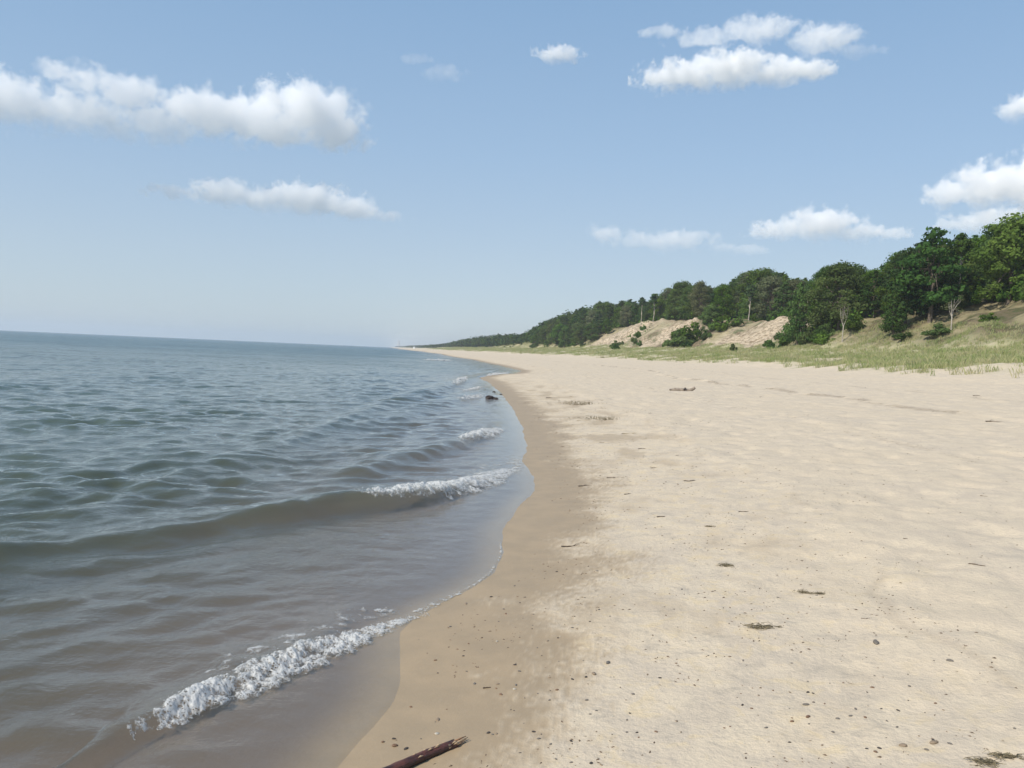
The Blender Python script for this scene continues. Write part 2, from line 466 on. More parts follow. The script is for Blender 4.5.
def frange(a, b, d): return np.arange(a, b, d)
th = np.radians(np.concatenate([frange(-180, -70, 4), frange(-70, -36, .8), frange(-36, 38, .125), frange(38, 80, .8), frange(80, 180.1, 4)]))
rr = np.concatenate([[.02, .3, .8], np.exp(np.arange(math.log(1.5), math.log(6300), .0068))])
X, Y = fan(th, rr)
Z = terrain(X.ravel(), Y.ravel()).reshape(X.shape)
s = X - XS(Y)
rad = np.hypot(X, Y)
wn = .45 * pn(X * 1.1, Y * 1.1, 71) + .22 * pn(X * 4, Y * 4, 72) + .1 * pn(X * 13, Y * 13, 73)
wet = 1 - sst(.45, 1.2, s + wn * .9 + .25 * pn(X * 30, Y * 18, 97) - .1)
# damp lenses higher on the beach
damp = sst(.0, .5, fbm(X * .9, Y * .5, 5, 74, .65)) * (1 - sst(1.6, 4.2, s + wn)) * sst(.5, 1.2, s) * .5
dk = sst(10, 16, Y) * (1 - sst(34, 60, Y)) * sst(.9, 1.4, s) * (1 - sst(2.2, 3.4, s + .4 * wn)) * sst(.0, .5, pn(X * 1.7, Y * .55, 75) + .6 * fbm(X * 6, Y * 3, 3, 76)) * .6
wet = np.clip(np.maximum(np.maximum(wet, damp), dk), 0, 1)
vegn = fbm(X * .16, Y * .16, 4, 77) * 4.5 + 1.8 * pn(X * .9, Y * .9, 78)
veg = sst(25.5, 29, s + vegn) * .82
sandy = sst(.12, .3, pn(X * .09, Y * .13, 79)) * (1 - sst(36, 44, s)) * .75
veg = veg * (1 - sandy)
bare = bare_mask(s, Y, X)
wood = sst(48, 55, s + 2.5 * pn(X * .15, Y * .15, 80)) * (1 - bare)
open_ = np.zeros_like(X)
wY = Y * (1 + .03 * pn(s * .25, Y * .08, 101) + .02 * pn(s * .9, Y * .3, 102))
for pa, pb in ((604, 633), (648, 676), (726, 786)):
    yb, ya = hit(pa, 338)[1], hit(pb, 338)[1]
    open_ = np.maximum(open_, sst(ya * .985, ya * 1.02, wY) * (1 - sst(yb * .98, yb * 1.015, wY)))
open_ = np.maximum(open_, sst(480, 520, Y))
scrub = np.clip(1 - open_ + .8 * sst(.1, .5, fbm(X * .3, Y * .12, 3, 103)), 0, 1) * bare
wrack = np.zeros_like(X)
for off, w, sd, am in ((3.0, .05, 41, .25), (6.9, .05, 42, .30), (12.6, .22, 43, .5), (17.5, .15, 44, .25)):
    o = s - off - .35 * pn(Y * .25, Y * 0 + off, sd) - .12 * pn(X * 1.5, Y * 1.5, sd + 5)
    wrack = np.maximum(wrack, am * np.exp(-(o / w) ** 2) * sst(-.1, .25, pn(X * .6, Y * .6, sd + 8) + .4 * pn(X * 3, Y * 3, sd + 7)))
wrack = wrack * (1 - sst(150, 300, rad))
ground = mesh_np('beach_ground', np.stack([X.ravel(), Y.ravel(), Z.ravel()], 1), grid_faces(*X.shape), SAND,
                 dict(mott=sst(.6, 1.1, s) * (1 - sst(1.8, 4.2, s + wn)), sub=sst(-.02, .35, -s), scrub=scrub, wet=wet, veg=veg * (1 - bare), bare=bare, wood=wood, wrack=wrack))
tag(ground, kind='structure')

# ------------------------------------------------------------------ lake sheet
th = np.radians(np.concatenate([frange(-180, -70, 4), frange(-70, -36, .8), frange(-36, 3, .1), frange(3, 180.1, 4)]))
rr = np.concatenate([[.02, .3, .8], np.exp(np.arange(math.log(1.5), math.log(6300), .0052))])
X, Y = fan(th, rr)
s = X - XS(Y)
zw = water(X.ravel(), Y.ravel()).reshape(X.shape)
zt = terrain(X.ravel(), Y.ravel(), False).reshape(X.shape)
zw = np.where(s > 0, zt + .004 - .16 * s, np.maximum(zw, zt + .004 + .01 * sst(0, 1, -s)))
Fq = grid_faces(*X.shape)
keep = (s.ravel()[Fq] < .12 + .02 * np.hypot(X, Y).ravel()[Fq]).any(1)
Fq = Fq[keep]
used = np.zeros(X.size, bool); used[Fq.ravel()] = True
idx = np.cumsum(used) - 1
V = np.stack([X.ravel(), Y.ravel(), zw.ravel()], 1)[used]
depth = np.maximum(zw - zt, 0).ravel()[used]
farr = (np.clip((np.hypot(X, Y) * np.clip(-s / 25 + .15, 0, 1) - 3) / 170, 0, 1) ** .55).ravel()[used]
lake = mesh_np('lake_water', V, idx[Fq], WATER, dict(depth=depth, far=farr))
tag(lake, kind='structure')

# ------------------------------------------------------------------ foam
def foam(name, pxs, widths, heights, dx, label, blobs=0, zc=.05, dens=.5, rough=1.0, bsize=(.003, .009)):
    P = np.array([gp(a, b, zc) for a, b in pxs])
    L = np.concatenate([[0], np.cumsum(np.hypot(*np.diff(P, axis=0).T))])
    n = max(8, int(L[-1] / dx))
    u = np.linspace(0, L[-1], n)
    cx, cy = np.interp(u, L, P[:, 0]), np.interp(u, L, P[:, 1])
    k = max(3, n // 40); ker = np.ones(k) / k
    cx = np.convolve(np.pad(cx, k, mode='edge'), ker, 'same')[k:-k]; cy = np.convolve(np.pad(cy, k, mode='edge'), ker, 'same')[k:-k]
    tx, ty = np.gradient(cx), np.gradient(cy); tl = np.hypot(tx, ty) + 1e-9; nx, ny = -ty / tl, tx / tl
    W = np.interp(u, L, widths); H = np.interp(u, L, heights)
    m = max(6, int(max(widths) / dx))
    v = np.linspace(-1, 1, m)
    U, Vv = np.meshgrid(np.arange(n), v, indexing='ij')
    X = cx[U] + nx[U] * Vv * W[U]; Y = cy[U] + ny[U] * Vv * W[U]
    sc = .05 / max(.02, max(widths)) * 9
    edge = 1 - np.abs(Vv) ** 2
    ends = np.minimum(U, n - 1 - U) / n * 10
    big = fbm(X * 4.5 * sc ** .5, Y * 4.5 * sc ** .5, 3, 91); fin = fbm(X * 26 * sc ** .5, Y * 26 * sc ** .5, 3, 92)
    cell = 1 - np.abs(pn(X * 34 * sc ** .6, Y * 34 * sc ** .6, 93)) * 2
    cel2 = 1 - np.abs(pn(X * 80 * sc ** .6, Y * 80 * sc ** .6, 94)) * 2
    rag = fbm(X * 11 * sc ** .5 + 3, Y * 11 * sc ** .5, 3, 96)
    fr = edge * 1.0 - .6 + big * .9 * rough + rag * .9 + fin * .5 + dens - (1 - np.clip(ends, 0, 1)) * .8
    hgt = H[U] * (np.clip(edge, 0, 1) ** .7) * np.clip(.45 + .9 * big + .8 * rag + .22 * fin + .10 * cell, .02, 2.2) * np.clip(fr * 1.6 + .1, 0, 1)
    zb = water(X.ravel(), Y.ravel()).reshape(X.shape)
    zb = np.maximum(zb, terrain(X.ravel(), Y.ravel(), False).reshape(X.shape) + .003)
    Zz = zb + .003 + hgt
    froth = np.clip(fr, -1, 1.2)
    Fq = grid_faces(n, m)
    keep = (fr.ravel()[Fq] > .0).all(1)
    Fq = Fq[keep]
    Vt = [np.stack([X.ravel(), Y.ravel(), Zz.ravel()], 1)]; Fs = [np.concatenate([Fq], 0)]; fa = [froth.ravel()]
    Fo = Fs[0]; base = X.size
    if blobs:
        # spray drops and bubbles thrown up along the bore: small octahedral beads
        oc = np.array([(1, 0, 0), (-1, 0, 0), (0, 1, 0), (0, -1, 0), (0, 0, 1), (0, 0, -1)], float)
        of = np.array([(0, 2, 4, 4), (2, 1, 4, 4), (1, 3, 4, 4), (3, 0, 4, 4), (2, 0, 5, 5), (1, 2, 5, 5), (3, 1, 5, 5), (0, 3, 5, 5)])[:, :3]
        cand = np.flatnonzero((fr.ravel() > .05))
        pick = RNG.choice(cand, blobs)
        c = np.stack([X.ravel()[pick], Y.ravel()[pick], Zz.ravel()[pick]], 1)
        hh = H[U].ravel()[pick]
        c[:, 2] += RNG.exponential(.16, blobs) * hh; c[:, :2] += RNG.normal(0, 1, (blobs, 2)) * (.12 * max(widths))
        sz = RNG.uniform(*bsize, blobs)
        bv = (c[:, None, :] + oc[None] * sz[:, None, None]).reshape(-1, 3)
        bf = (of[None] + (np.arange(blobs) * 6)[:, None, None]).reshape(-1, 3) + base
    # triangulate quads so one array holds everything
    tri = np.concatenate([Fo[:, [0, 1, 2]], Fo[:, [0, 2, 3]]], 0)
    if blobs:
        tri = np.concatenate([tri, bf], 0); Vt.append(bv); fa.append(np.full(len(bv), 1.2))
    V = np.concatenate(Vt); fa = np.concatenate(fa)
    used = np.zeros(len(V), bool); used[tri.ravel()] = True
    idx = np.cumsum(used) - 1
    o = mesh_np(name, V[used], idx[tri], FOAM, dict(froth=fa[used]))
    tag(o, label, 'foam', 'foam along the breaking waves', 'stuff')
    return o

foam('wave_foam', [(128, 729), (165, 711), (205, 692), (240, 678), (280, 661), (315, 646), (350, 633), (378, 623), (402, 614), (432, 607)],
     [.04, .08, .12, .145, .16, .17, .15, .11, .07, .03], [.010, .020, .028, .032, .032, .034, .030, .020, .010, .004], .0038,
     'bubbling white foam of the small wave breaking nearest on the wet sand', 260, dens=.40, bsize=(.0012, .0035))
foam('wave_foam', [(350, 502), (375, 502), (400, 497), (430, 491), (460, 484), (480, 478), (500, 470), (520, 464)],
     [.05, .12, .24, .34, .40, .38, .28, .12], [.015, .04, .06, .06, .045, .03, .018, .01], .008,
     'white foam at the breaking end of the long greenish wave', 300, dens=.34, bsize=(.002, .006))
foam('wave_foam', [(458, 441), (470, 438), (485, 433), (502, 427)], [.08, .2, .35, .1], [.03, .07, .06, .02], .014,
     'small white curl of foam just behind the bigger breaker', 200, dens=.22, bsize=(.004, .01))
foam('wave_foam', [(456, 400), (470, 398), (484, 394)], [.2, .45, .2], [.05, .09, .05], .03, 'small foam patch beside the dark stump in the water', 0, dens=-.08)
foam('wave_foam', [(464, 391), (472, 389.5), (482, 387)], [.25, .5, .25], [.06, .12, .06], .035, 'white foam streak breaking just beyond the dark stump', 0, dens=-.08)
foam('wave_foam', [(455, 386), (460, 382), (466, 378)], [.3, .6, .3], [.06, .14, .06], .045, 'foam streak off the tip of the sandy point', 0, dens=-.08)
foam('wave_foam', [(487, 376), (497, 374), (510, 372.5)], [.4, .9, .4], [.08, .14, .06], .06, 'thin foam line along the edge of the small bay', 0, dens=-.08)
foam('wave_foam', [(425, 360), (436, 360.3), (448, 360)], [1.2, 2.5, 1.2], [.15, .3, .15], .2, 'far thin line of white foam on the lake', 0, dens=.4)
foam('wave_foam', [(190, 672), (240, 652), (290, 632), (340, 612), (385, 600), (425, 598)], [.10, .2, .26, .30, .26, .1], [.002, .003, .003, .003, .003, .002], .007,
     'thin lacy foam trailing behind the nearest breaking wave', 0, dens=-.38)
foam('wave_foam', [(400, 490), (440, 483), (475, 473), (505, 462), (522, 450)], [.2, .5, .7, .6, .2], [.003, .004, .004, .004, .003], .012,
     'thin lacy foam trailing behind the larger breaker', 0, dens=-.34)
# lacy edge of the swash
foam('wave_foam', [(402, 622), (420, 611), (440, 603), (468, 589), (490, 574), (501, 555), (500, 535)], [.08, .07, .05, .03, .025, .015, .012], [.006, .006, .004, .003, .002, .002, .002], .0045,
     'thin lacy foam edge where the water slides up the sand', 0, zc=.0, dens=-.03)

# ------------------------------------------------------------------ tree kit
def tube(path, rads, k=7):
    path = np.array(path, float); V = []; Fc = []
    for i, p in enumerate(path):
        d = path[min(i + 1, len(path) - 1)] - path[max(i - 1, 0)]
        d = d / (np.linalg.norm(d) + 1e-9)
        a = np.cross(d, (0.1, 1, 0.05) if abs(d[1]) < .9 else (1, 0, 0)); a /= np.linalg.norm(a); b = np.cross(d, a)
        for j in range(k):
            t = 2 * math.pi * j / k
            V.append(p + rads[i] * (math.cos(t) * a + math.sin(t) * b))
    for i in range(len(path) - 1):
        for j in range(k):
            Fc.append((i * k + j, i * k + (j + 1) % k, (i + 1) * k + (j + 1) % k, (i + 1) * k + j))
    n = len(path) - 1
    V.append(path[-1]); V.append(path[0])
    for j in range(k):
        Fc.append((n * k + j, n * k + (j + 1) % k, len(V) - 2, len(V) - 2))
        Fc.append((j, (j + 1) % k, len(V) - 1, len(V) - 1))
    return np.array(V), Fc

def mesh_list(name, parts, m, parent=None, smooth=True, link=True):
    V = []; Fc = []; b = 0
    for v, f in parts:
        V.append(v); Fc += [tuple(dict.fromkeys(i + b for i in q)) for q in f]; b += len(v)
    me = bpy.data.meshes.new(name); me.from_pydata(np.concatenate(V).tolist(), [], Fc)
    me.polygons.foreach_set('use_smooth', [smooth] * len(me.polygons))
    for mm in (m if isinstance(m, list) else [m]): me.materials.append(mm)
    o = bpy.data.objects.new(name, me)
    if link: col.objects.link(o)
    if parent is not None: o.parent = parent
    return o

def leaf_cards(cent, rad, n, size, rng, flat=1.0, shell=.68, up=.3):
    """n leaf sprays spread through ellipsoidal boughs cent/rad -> verts, quads, tint"""
    vol = np.prod(rad, 1) ** (2 / 3); k = rng.choice(len(cent), n, p=vol / vol.sum())
    d = rng.normal(0, 1, (n, 3)); d /= np.linalg.norm(d, axis=1)[:, None]
    rr_ = shell + (1 - shell) * rng.random(n) ** .6
    rr_ = rr_ * (1 + .22 * rng.normal(0, 1, n))
    c = cent[k] + d * rad[k] * rr_[:, None]
    nn = d + rng.normal(0, .55, (n, 3)); nn[:, 2] += up; nn /= np.linalg.norm(nn, axis=1)[:, None]
    a = np.cross(nn, rng.normal(0, 1, (n, 3))); a /= np.linalg.norm(a, axis=1)[:, None]; b = np.cross(nn, a)
    s1 = size * rng.uniform(.55, 1.3, n)[:, None]; s2 = s1 * rng.uniform(.4, .8, n)[:, None] * flat
    q = np.stack([c - a * s1, c - b * s2 * .9 + a * s1 * .1, c + a * s1, c + b * s2], 1)
    bt = rng.random(len(cent))
    tint = np.clip(np.repeat(.08 + .8 * bt[k] + .25 * rng.normal(0, .6, n), 4), 0, 1)
    return q.reshape(-1, 3), np.arange(n * 4).reshape(n, 4), tint

def limbs(rng, tips, base, top, r0, k=6):
    out = []
    for p in tips:
        f = rng.uniform(.25, .85)
        st = base + (top - base) * f
        mid = (st + p) / 2 + np.array([0, 0, rng.uniform(-.05, .25)]) * np.linalg.norm(p - st)
        r = r0 * (1 - f) * .6 + .02
        out.append(tube([st, mid, p], [r, r * .6, r * .25], 5))
    return out

TEMPL = {}
def make_tree(key, kind, seed, nleaf=2600):
    """unit 10 m tall trees; returned root is moved to its first place later"""
    rng = np.random.default_rng(seed)
    names = dict(oak='oak_tree', pine='pine_tree', olive='cottonwood_tree', tall='slender_tree', spruce='cedar_tree', bush='shrub', bare='bare_tree')
    root = empty(names[kind])
    H = 10.0
    lean = rng.uniform(-.5, .5, 2)
    if kind in ('oak', 'olive'):
        nb = 36; w = rng.uniform(2.8, 4.2)
        cent = []; rad = []
        for i in range(nb):
            t = (i + .5) / nb; z = 1.3 + 7.6 * t
            rw = w * math.sin(math.pi * min(1, .22 + .70 * t)) ** .7 * rng.uniform(.45, .95); a = i * 2.4 + rng.uniform(-.5, .5)
            cent.append((rw * math.cos(a), rw * math.sin(a), z + rng.uniform(-.4, .4))); q = rng.uniform(.55, 1.35)
            rad.append((q, q, q * rng.uniform(.5, .8)))
        cent.append((lean[0], lean[1], 9.0)); rad.append((1.3, 1.3, .9))
        lm = LEAF if kind == 'oak' else LEAFO
        size = .18; tr = .22; bark = BARK
    elif kind == 'pine':
        cent = []; rad = []
        for i in range(22):
            t = (i + .5) / 22; z = 1.8 + 7.9 * t; rw = (3.0 * (1 - t) ** .65 + .15) * rng.uniform(.35, .95); a = i * 2.4 + rng.uniform(-.6, .6)
            cent.append((rw * math.cos(a), rw * math.sin(a), z)); q = 1.5 * (1 - t) ** .5 + .35
            rad.append((q * rng.uniform(.7, 1.1), q * rng.uniform(.7, 1.1), q * .3))
        lm = LEAFD; size = .22; tr = .22; bark = BARK
    elif kind == 'spruce':
        cent = []; rad = []
        for i in range(40):
            t = (i + .5) / 40; z = .9 + 8.7 * t; rw = 2.9 * (1 - t) ** .7 * rng.uniform(.5, .95) * (1 - .5 * max(0, .12 - t) / .12); a = i * 2.4 + rng.uniform(-.4, .4)
            cent.append((rw * math.cos(a), rw * math.sin(a), z)); q = .9 * (1 - t) ** .4 + .3
            rad.append((q, q, q * .5))
        lm = LEAF; size = .24; tr = .25; bark = BARK
    elif kind == 'tall':
        cent = []; rad = []
        for i in range(9):
            z = 6.6 + 3.0 * (i + .5) / 9; rw = 1.4 * rng.uniform(.2, 1); a = i * 2.4
            cent.append((rw * math.cos(a), rw * math.sin(a), z)); q = rng.uniform(.6, 1.05); rad.append((q, q, q * .55))
        for i in range(3):
            cent.append((rng.uniform(-1, 1), rng.uniform(-1, 1), rng.uniform(4.0, 6))); rad.append((.5, .5, .3))
        lm = LEAFF; size = .26; tr = .16; bark = PALE
    elif kind == 'bush':
        cent = []; rad = []
        for i in range(14):
            a = rng.uniform(0, 6.28); rw = rng.uniform(0, 5.2); cent.append((rw * math.cos(a), rw * math.sin(a), rng.uniform(1.0, 8.0) * (1 - rw / 8)))
            q = rng.uniform(.9, 2.4); rad.append((q, q, q * .8))
        lm = LEAF; size = .5; tr = .25; bark = BARK
    else:
        cent = []; rad = []
        for i in range(9):
            a = rng.uniform(0, 6.28); rw = rng.uniform(.4, 2.2); cent.append((rw * math.cos(a), rw * math.sin(a), rng.uniform(5.2, 9.5))); rad.append((.9, .9, .7))
        lm = LEAFO; size = .16; tr = .17; bark = PALE; nleaf = int(nleaf * .22)
    cent = np.array(cent); rad = np.array(rad)
    V, Fq, tint = leaf_cards(cent, rad, nleaf, size, rng)
    ztop = np.percentile(V[:, 2], 99.7)
    V[:, 2] = np.where(V[:, 2] > 0.1, V[:, 2] * (H / ztop), .1); cent = cent * np.array([1, 1, H / ztop])
    mesh_np('crown' if kind != 'bush' else 'foliage', V, Fq, lm, dict(tint=tint), smooth=False, parent=root)
    top = np.array([lean[0], lean[1], 8.6 if kind != 'bush' else 5]); base = np.array([0, 0, -.6])
    if kind == 'bare':
        fork = np.array([.15, 0, 3.8])
        parts = [tube([base, (0.05, 0, 2), fork], [tr, tr * .85, tr * .75], 7)]
        for dx, dy, h in ((-1.0, .2, 8.2), (1.2, -.2, 8.8), (.3, .9, 7.5)):
            e = np.array([dx, dy, h]); mm = fork * .5 + e * .5 + np.array([dx * .25, dy * .2, -.3])
            parts.append(tube([fork, mm, e], [tr * .6, tr * .4, tr * .12], 6)); parts += limbs(rng, cent[rng.choice(len(cent), 5)], fork, e, tr * .5)
    else:
        m1 = base + (top - base) * .4 + np.array([rng.uniform(-.2, .2), rng.uniform(-.2, .2), 0])
        parts = [tube([base, base + np.array([0, 0, 1.0]), m1, top], [tr * 1.35, tr, tr * .75, tr * .2], 8)]
        parts += limbs(rng, cent, base + (top - base) * .15, top, tr)
    mesh_list('trunk' if kind != 'bush' else 'stem', parts, bark, root)
    root['first'] = 1
    TEMPL.setdefault(key, []).append(root)
    return root

for i in range(6): make_tree('oak', 'oak', 100 + i, 8500)
for i in range(4): make_tree('pine', 'pine', 200 + i, 4200)
for i in range(2): make_tree('olive', 'olive', 300 + i, 7000)
for i in range(2): make_tree('spruce', 'spruce', 400 + i, 3600)
for i in range(2): make_tree('tall', 'tall', 500 + i, 1200)
for i in range(2): make_tree('bare', 'bare', 600 + i, 1600)
for i in range(4): make_tree('bush', 'bush', 700 + i, 2200)

def plant(key, x, y, h, label, cat, group=None, wide=1.0, z=None, rz=None):
    t = TEMPL[key][random.randrange(len(TEMPL[key]))]
    loc = (x, y, (tz(x, y) if z is None else z) - .1)
    k = h / 10.0
    rz = random.uniform(0, 6.28) if rz is None else rz
    if t.get('first'):
        del t['first']; r = t; r.location = loc; r.rotation_euler = (0, 0, rz); r.scale = (k * wide, k * wide, k)
    else:
        r = dup(t, loc, rz, (k * wide, k * wide, k))
        for kk in ('label', 'category', 'group'):
            if kk in r: del r[kk]
    tag(r, label, cat, group)
    return r

taken = []
def special(key, px, ytop, ybase, label, cat, wide=1.0, rz=None, hmax=99):
    x, y, _z = hit(px, ybase, 55)
    z = tz(x, y); d = ray(px, ytop); zt_ = CAMZ + d[2] / math.hypot(d[0], d[1]) * math.hypot(x, y)
    h = min(max(1.0, zt_ - z), hmax)
    taken.append((x, y, .30 * h * wide))
    return plant(key, x, y, h, label, cat, None, wide, z, rz)

# ------------------------------------------------------------------ trees one can tell apart
special('spruce', 797, 283, 345, 'dense bright green bushy evergreen right of the broad sand bluff', 'tree', .75)
special('bare', 842, 300, 343, 'thin pale tree with a forked trunk and few leaves', 'tree', .9, .3)
special('bare', 803, 287, 344, 'thin pale tree beside the bushy evergreen at the bluff edge', 'tree', .8, 2.0)
special('bare', 951, 293, 331, 'small brownish sparse tree on the open grassy slope', 'tree', 1.1, 1.0)
special('pine', 930, 228, 322, 'tall dark layered pine rising highest over the wood before the hilltop', 'tree', 1.2)
special('pine', 905, 248, 326, 'dark pine left of the tallest layered pine', 'tree', 1.0)
special('spruce', 893, 290, 335, 'low bright green evergreen at the foot of the wood', 'tree', 1.1)
special('oak', 1008, 214, 304, 'big round oak on top of the hill under a cloud', 'tree', 1.15)
special('oak', 838, 262, 333, 'broad green oak crown above the forked pale tree', 'tree', 1.1)
special('oak', 766, 267, 312, 'leafy oak on the bluff top above the broad sand scarp', 'tree', 1.2)
special('tall', 628, 291, 324, 'slender tree with a high small crown, first of three on the bluff top', 'tree', .9)
special('tall', 641, 297, 323.5, 'slender tree with a bare trunk in the middle of three on the bluff top', 'tree', .9)
special('tall', 653, 293, 322, 'slender pale-trunked tree on the bluff top, third from the lake', 'tree', .9)
special('oak', 680, 281, 320, 'rounded oak tree on the bluff top between the sand scarps', 'tree', 1.0)
special('olive', 700, 281, 319, 'lighter grey-green tree with pale trunk above the brown scarp', 'tree', .9)
special('tall', 957, 233, 312, 'thin sparse tree sticking out above the dark wood by the hilltop', 'tree', .8)
special('bush', 690, 321, 345, 'large round green shrub between two sand bluffs', 'shrub', 1.3, hmax=5.5)
special('bush', 678, 330, 347, 'low green shrub at the foot of the middle sand scarp', 'shrub', 1.6, hmax=4)
special('bush', 719, 316, 331, 'green shrub growing on the brown scarp', 'shrub', 1.2, hmax=4)
special('bush', 733, 343, 351, 'tiny dark shrub standing alone in the dune grass', 'shrub', .9, hmax=1.6)
special('bush', 616, 343, 350, 'small green shrub under the first sand scarp', 'shrub', 1.3, hmax=1.8)
for px_, yb_, yt_ in ((634, 344, 337), (638, 338, 331), (643, 331, 325), (640, 346, 340)):
    special('bush', px_, yt_, yb_, 'low green shrub in the gully between the first two sand scarps', 'shrub', 1.1, hmax=3.2)['group'] = 'shrubs in the gully between the scarps'
special('bush', 938, 323, 336, 'low green bush spreading at the edge of the grassy slope', 'shrub', 2.2, hmax=1.7)
special('bush', 905, 331, 339, 'low dark green shrub at the grass edge under the wood', 'shrub', 2.4, hmax=1.4)
for px_, yb_, yt_ in ((962, 306, 288), (976, 305, 285), (992, 303, 284), (1008, 302, 282), (1022, 300, 280), (1040, 300, 278), (948, 312, 294)):
    special('bush', px_, yt_, yb_, 'thick dark green shrub under the trees at the top of the grassy slope', 'shrub', 1.2, hmax=4)['group'] = 'shrubs under the hilltop trees'
special('bush', 990, 312, 322, 'green shrub at the top of the grassy slope', 'shrub', 1.8, hmax=1.8)

# ------------------------------------------------------------------ the wood: single trees
rnd = random.Random(5)
cands = []
yy = 62.0
while yy < 430:
    ss = 53.0
    step = 4.9 + yy * .004
    while ss < 96:
        cands.append((yy + rnd.uniform(-2, 2), ss + rnd.uniform(-1.8, 1.8)))
        ss += step * (1.0 if ss < 66 else 1.35)
    yy += step
cx = np.array([XS(a) + b for a, b in cands]); cy = np.array([a for a, b in cands]); cs = np.array([b for a, b in cands])
cz = terrain(cx, cy, False); cpx, _ = proj(cx, cy, cz); czs = zsil(cx, cy)
cb = bare_mask(cs, cy, cx)
n_tree = 0; pos = []
order = sorted(range(len(cands)), key=lambda i: cs[i])
WOODL = dict(oak='leafy green tree in the wood on the dune ridge', pine='dark green pine among the leafy trees of the dune wood',
             olive='greyish green tree in the wood on the dune ridge', spruce='bright green bushy evergreen within the dune wood', tall='slender tree with small high crown inside the dune wood')
for i in order:
    if cpx[i] > 1130 or cpx[i] < 470: continue
    if cs[i] < 69 and any((a - (12 if k_ == 3 else 5) < cy[i] < b + 1) and (k_ != 2 or cs[i] < 59) for k_, (a, b) in enumerate(BARE[:4])): continue
    if cpx[i] > 800 and cpx[i] < 885 and cs[i] < 54.5: continue
    if cpx[i] >= 885 and cs[i] < 54.5 + (cpx[i] - 885) * .055: continue
    if any((cx[i] - a) ** 2 + (cy[i] - b) ** 2 < (r_ + 1.0) ** 2 for a, b, r_ in taken): continue
    av = czs[i] - cz[i]
    if av < 3.2: continue
    key = rnd.choices(['oak', 'pine', 'olive', 'spruce', 'tall'], [58, 20, 9, 8, 5])[0]
    h = rnd.uniform(7.5, 12.5) if cs[i] > 60 else rnd.uniform(5.0, 9.0)
    h = min(h, av * rnd.uniform(.93, 1.0))
    if cs[i] > 78: h = min(av * rnd.uniform(.84, 1.0), 15)
    if n_tree >= 285: break
    plant(key, cx[i], cy[i], h, WOODL[key], 'tree', 'trees of the wood on the dune ridge', rnd.uniform(.9, 1.25) * (1.25 if h < 7 else 1.0), cz[i])
    n_tree += 1
print('wood trees', n_tree)
print([(c[0][:, 0].min(), c[0][:, 0].max()) for c in SWELLS])

OPEN = [(y_of(b), y_of(a)) for a, b in ((603, 633), (646, 676), (724, 786))]
# shrubs along the foot of the wood and on the bluffs
n_s = 0
for k in range(2200):
    y_ = math.exp(rnd.uniform(math.log(75), math.log(420))); s_ = rnd.choice([rnd.uniform(50, 57), rnd.uniform(66, 70), rnd.uniform(50, 70)])
    x_ = float(XS(y_)) + s_
    z_ = tz(x_, y_); p_, q_ = proj(x_, y_, z_)
    if p_ > 1090 or n_s >= 150: continue
    b_ = bare_mask(np.array([s_]), np.array([y_]), np.array([x_]))[0]
    if any(a - (14 if k_ == 3 else 2) < y_ < b + 2 for k_, (a, b) in enumerate(BARE[:4])) and s_ < 68 and rnd.random() > (.01 if any(a - 3 < y_ < b + 3 for a, b in OPEN) else .45): continue
    if p_ > 860 and s_ < 56 + (p_ - 860) * .055: continue
    h_ = rnd.uniform(1.2, 3.2) * (.6 if b_ > .3 else 1)
    plant('bush', x_, y_, h_, 'low green shrub at the foot of the dune wood', 'shrub', 'shrubs along the foot of the wood', rnd.uniform(1.0, 1.7), z_); n_s += 1

# ------------------------------------------------------------------ undergrowth and far wood
def clump_field(name, xy, hs, per, size, m, wide=.42, low=.05):
    n = len(xy); rng = np.random.default_rng(hash(name) % 1000 if False else 77)
    z = terrain(xy[:, 0], xy[:, 1], False)
    k = np.repeat(np.arange(n), per)
    d = rng.normal(0, 1, (n * per, 3)); d /= np.linalg.norm(d, axis=1)[:, None]
    r_ = rng.random(n * per) ** .35 * (1 + .15 * rng.normal(0, 1, n * per))
    h = hs[k]
    c = np.stack([xy[k, 0] + d[:, 0] * r_ * h * wide, xy[k, 1] + d[:, 1] * r_ * h * wide, z[k] + h * (.5 + low) + d[:, 2] * r_ * h * (.5 - low)], 1)
    nn = d + rng.normal(0, .5, d.shape); nn[:, 2] += .3; nn /= np.linalg.norm(nn, axis=1)[:, None]
    a = np.cross(nn, rng.normal(0, 1, d.shape)); a /= np.linalg.norm(a, axis=1)[:, None]; b = np.cross(nn, a)
    sz = (size[k] if isinstance(size, np.ndarray) else size) * rng.uniform(.6, 1.3, n * per)
    s1 = sz[:, None]; s2 = s1 * rng.uniform(.4, .8, n * per)[:, None]
    q = np.stack([c - a * s1, c - b * s2, c + a * s1, c + b * s2], 1).reshape(-1, 3)
    bt = rng.random(n)
    tint = np.clip(np.repeat(bt[k] * .7 + .3 * rng.random(n * per), 4), 0, 1)
    return mesh_np(name, q, np.arange(n * per * 4).reshape(-1, 4), m, dict(tint=tint), smooth=False)

g = np.random.default_rng(9)
uy = np.exp(g.uniform(math.log(60), math.log(430), 2600)); us = g.uniform(55, 100, 2600); ux = XS(uy) + us
kp = (bare_mask(us, uy, ux) < .1) | (us > 70)
up_, _q = proj(ux, uy, terrain(ux, uy, False))
kp &= ~((up_ > 870) & (us < 61 + (up_ - 870) * .05))
hh = np.minimum(g.uniform(1.2, 4.2, 2600), np.maximum(zsil(ux, uy) - terrain(ux, uy, False) - .5, .3))
u = clump_field('undergrowth', np.stack([ux, uy], 1)[kp], hh[kp], 26, .34, LEAF, .9)
tag(u, 'dark green undergrowth on the ground beneath the dune wood', 'undergrowth', kind='stuff')

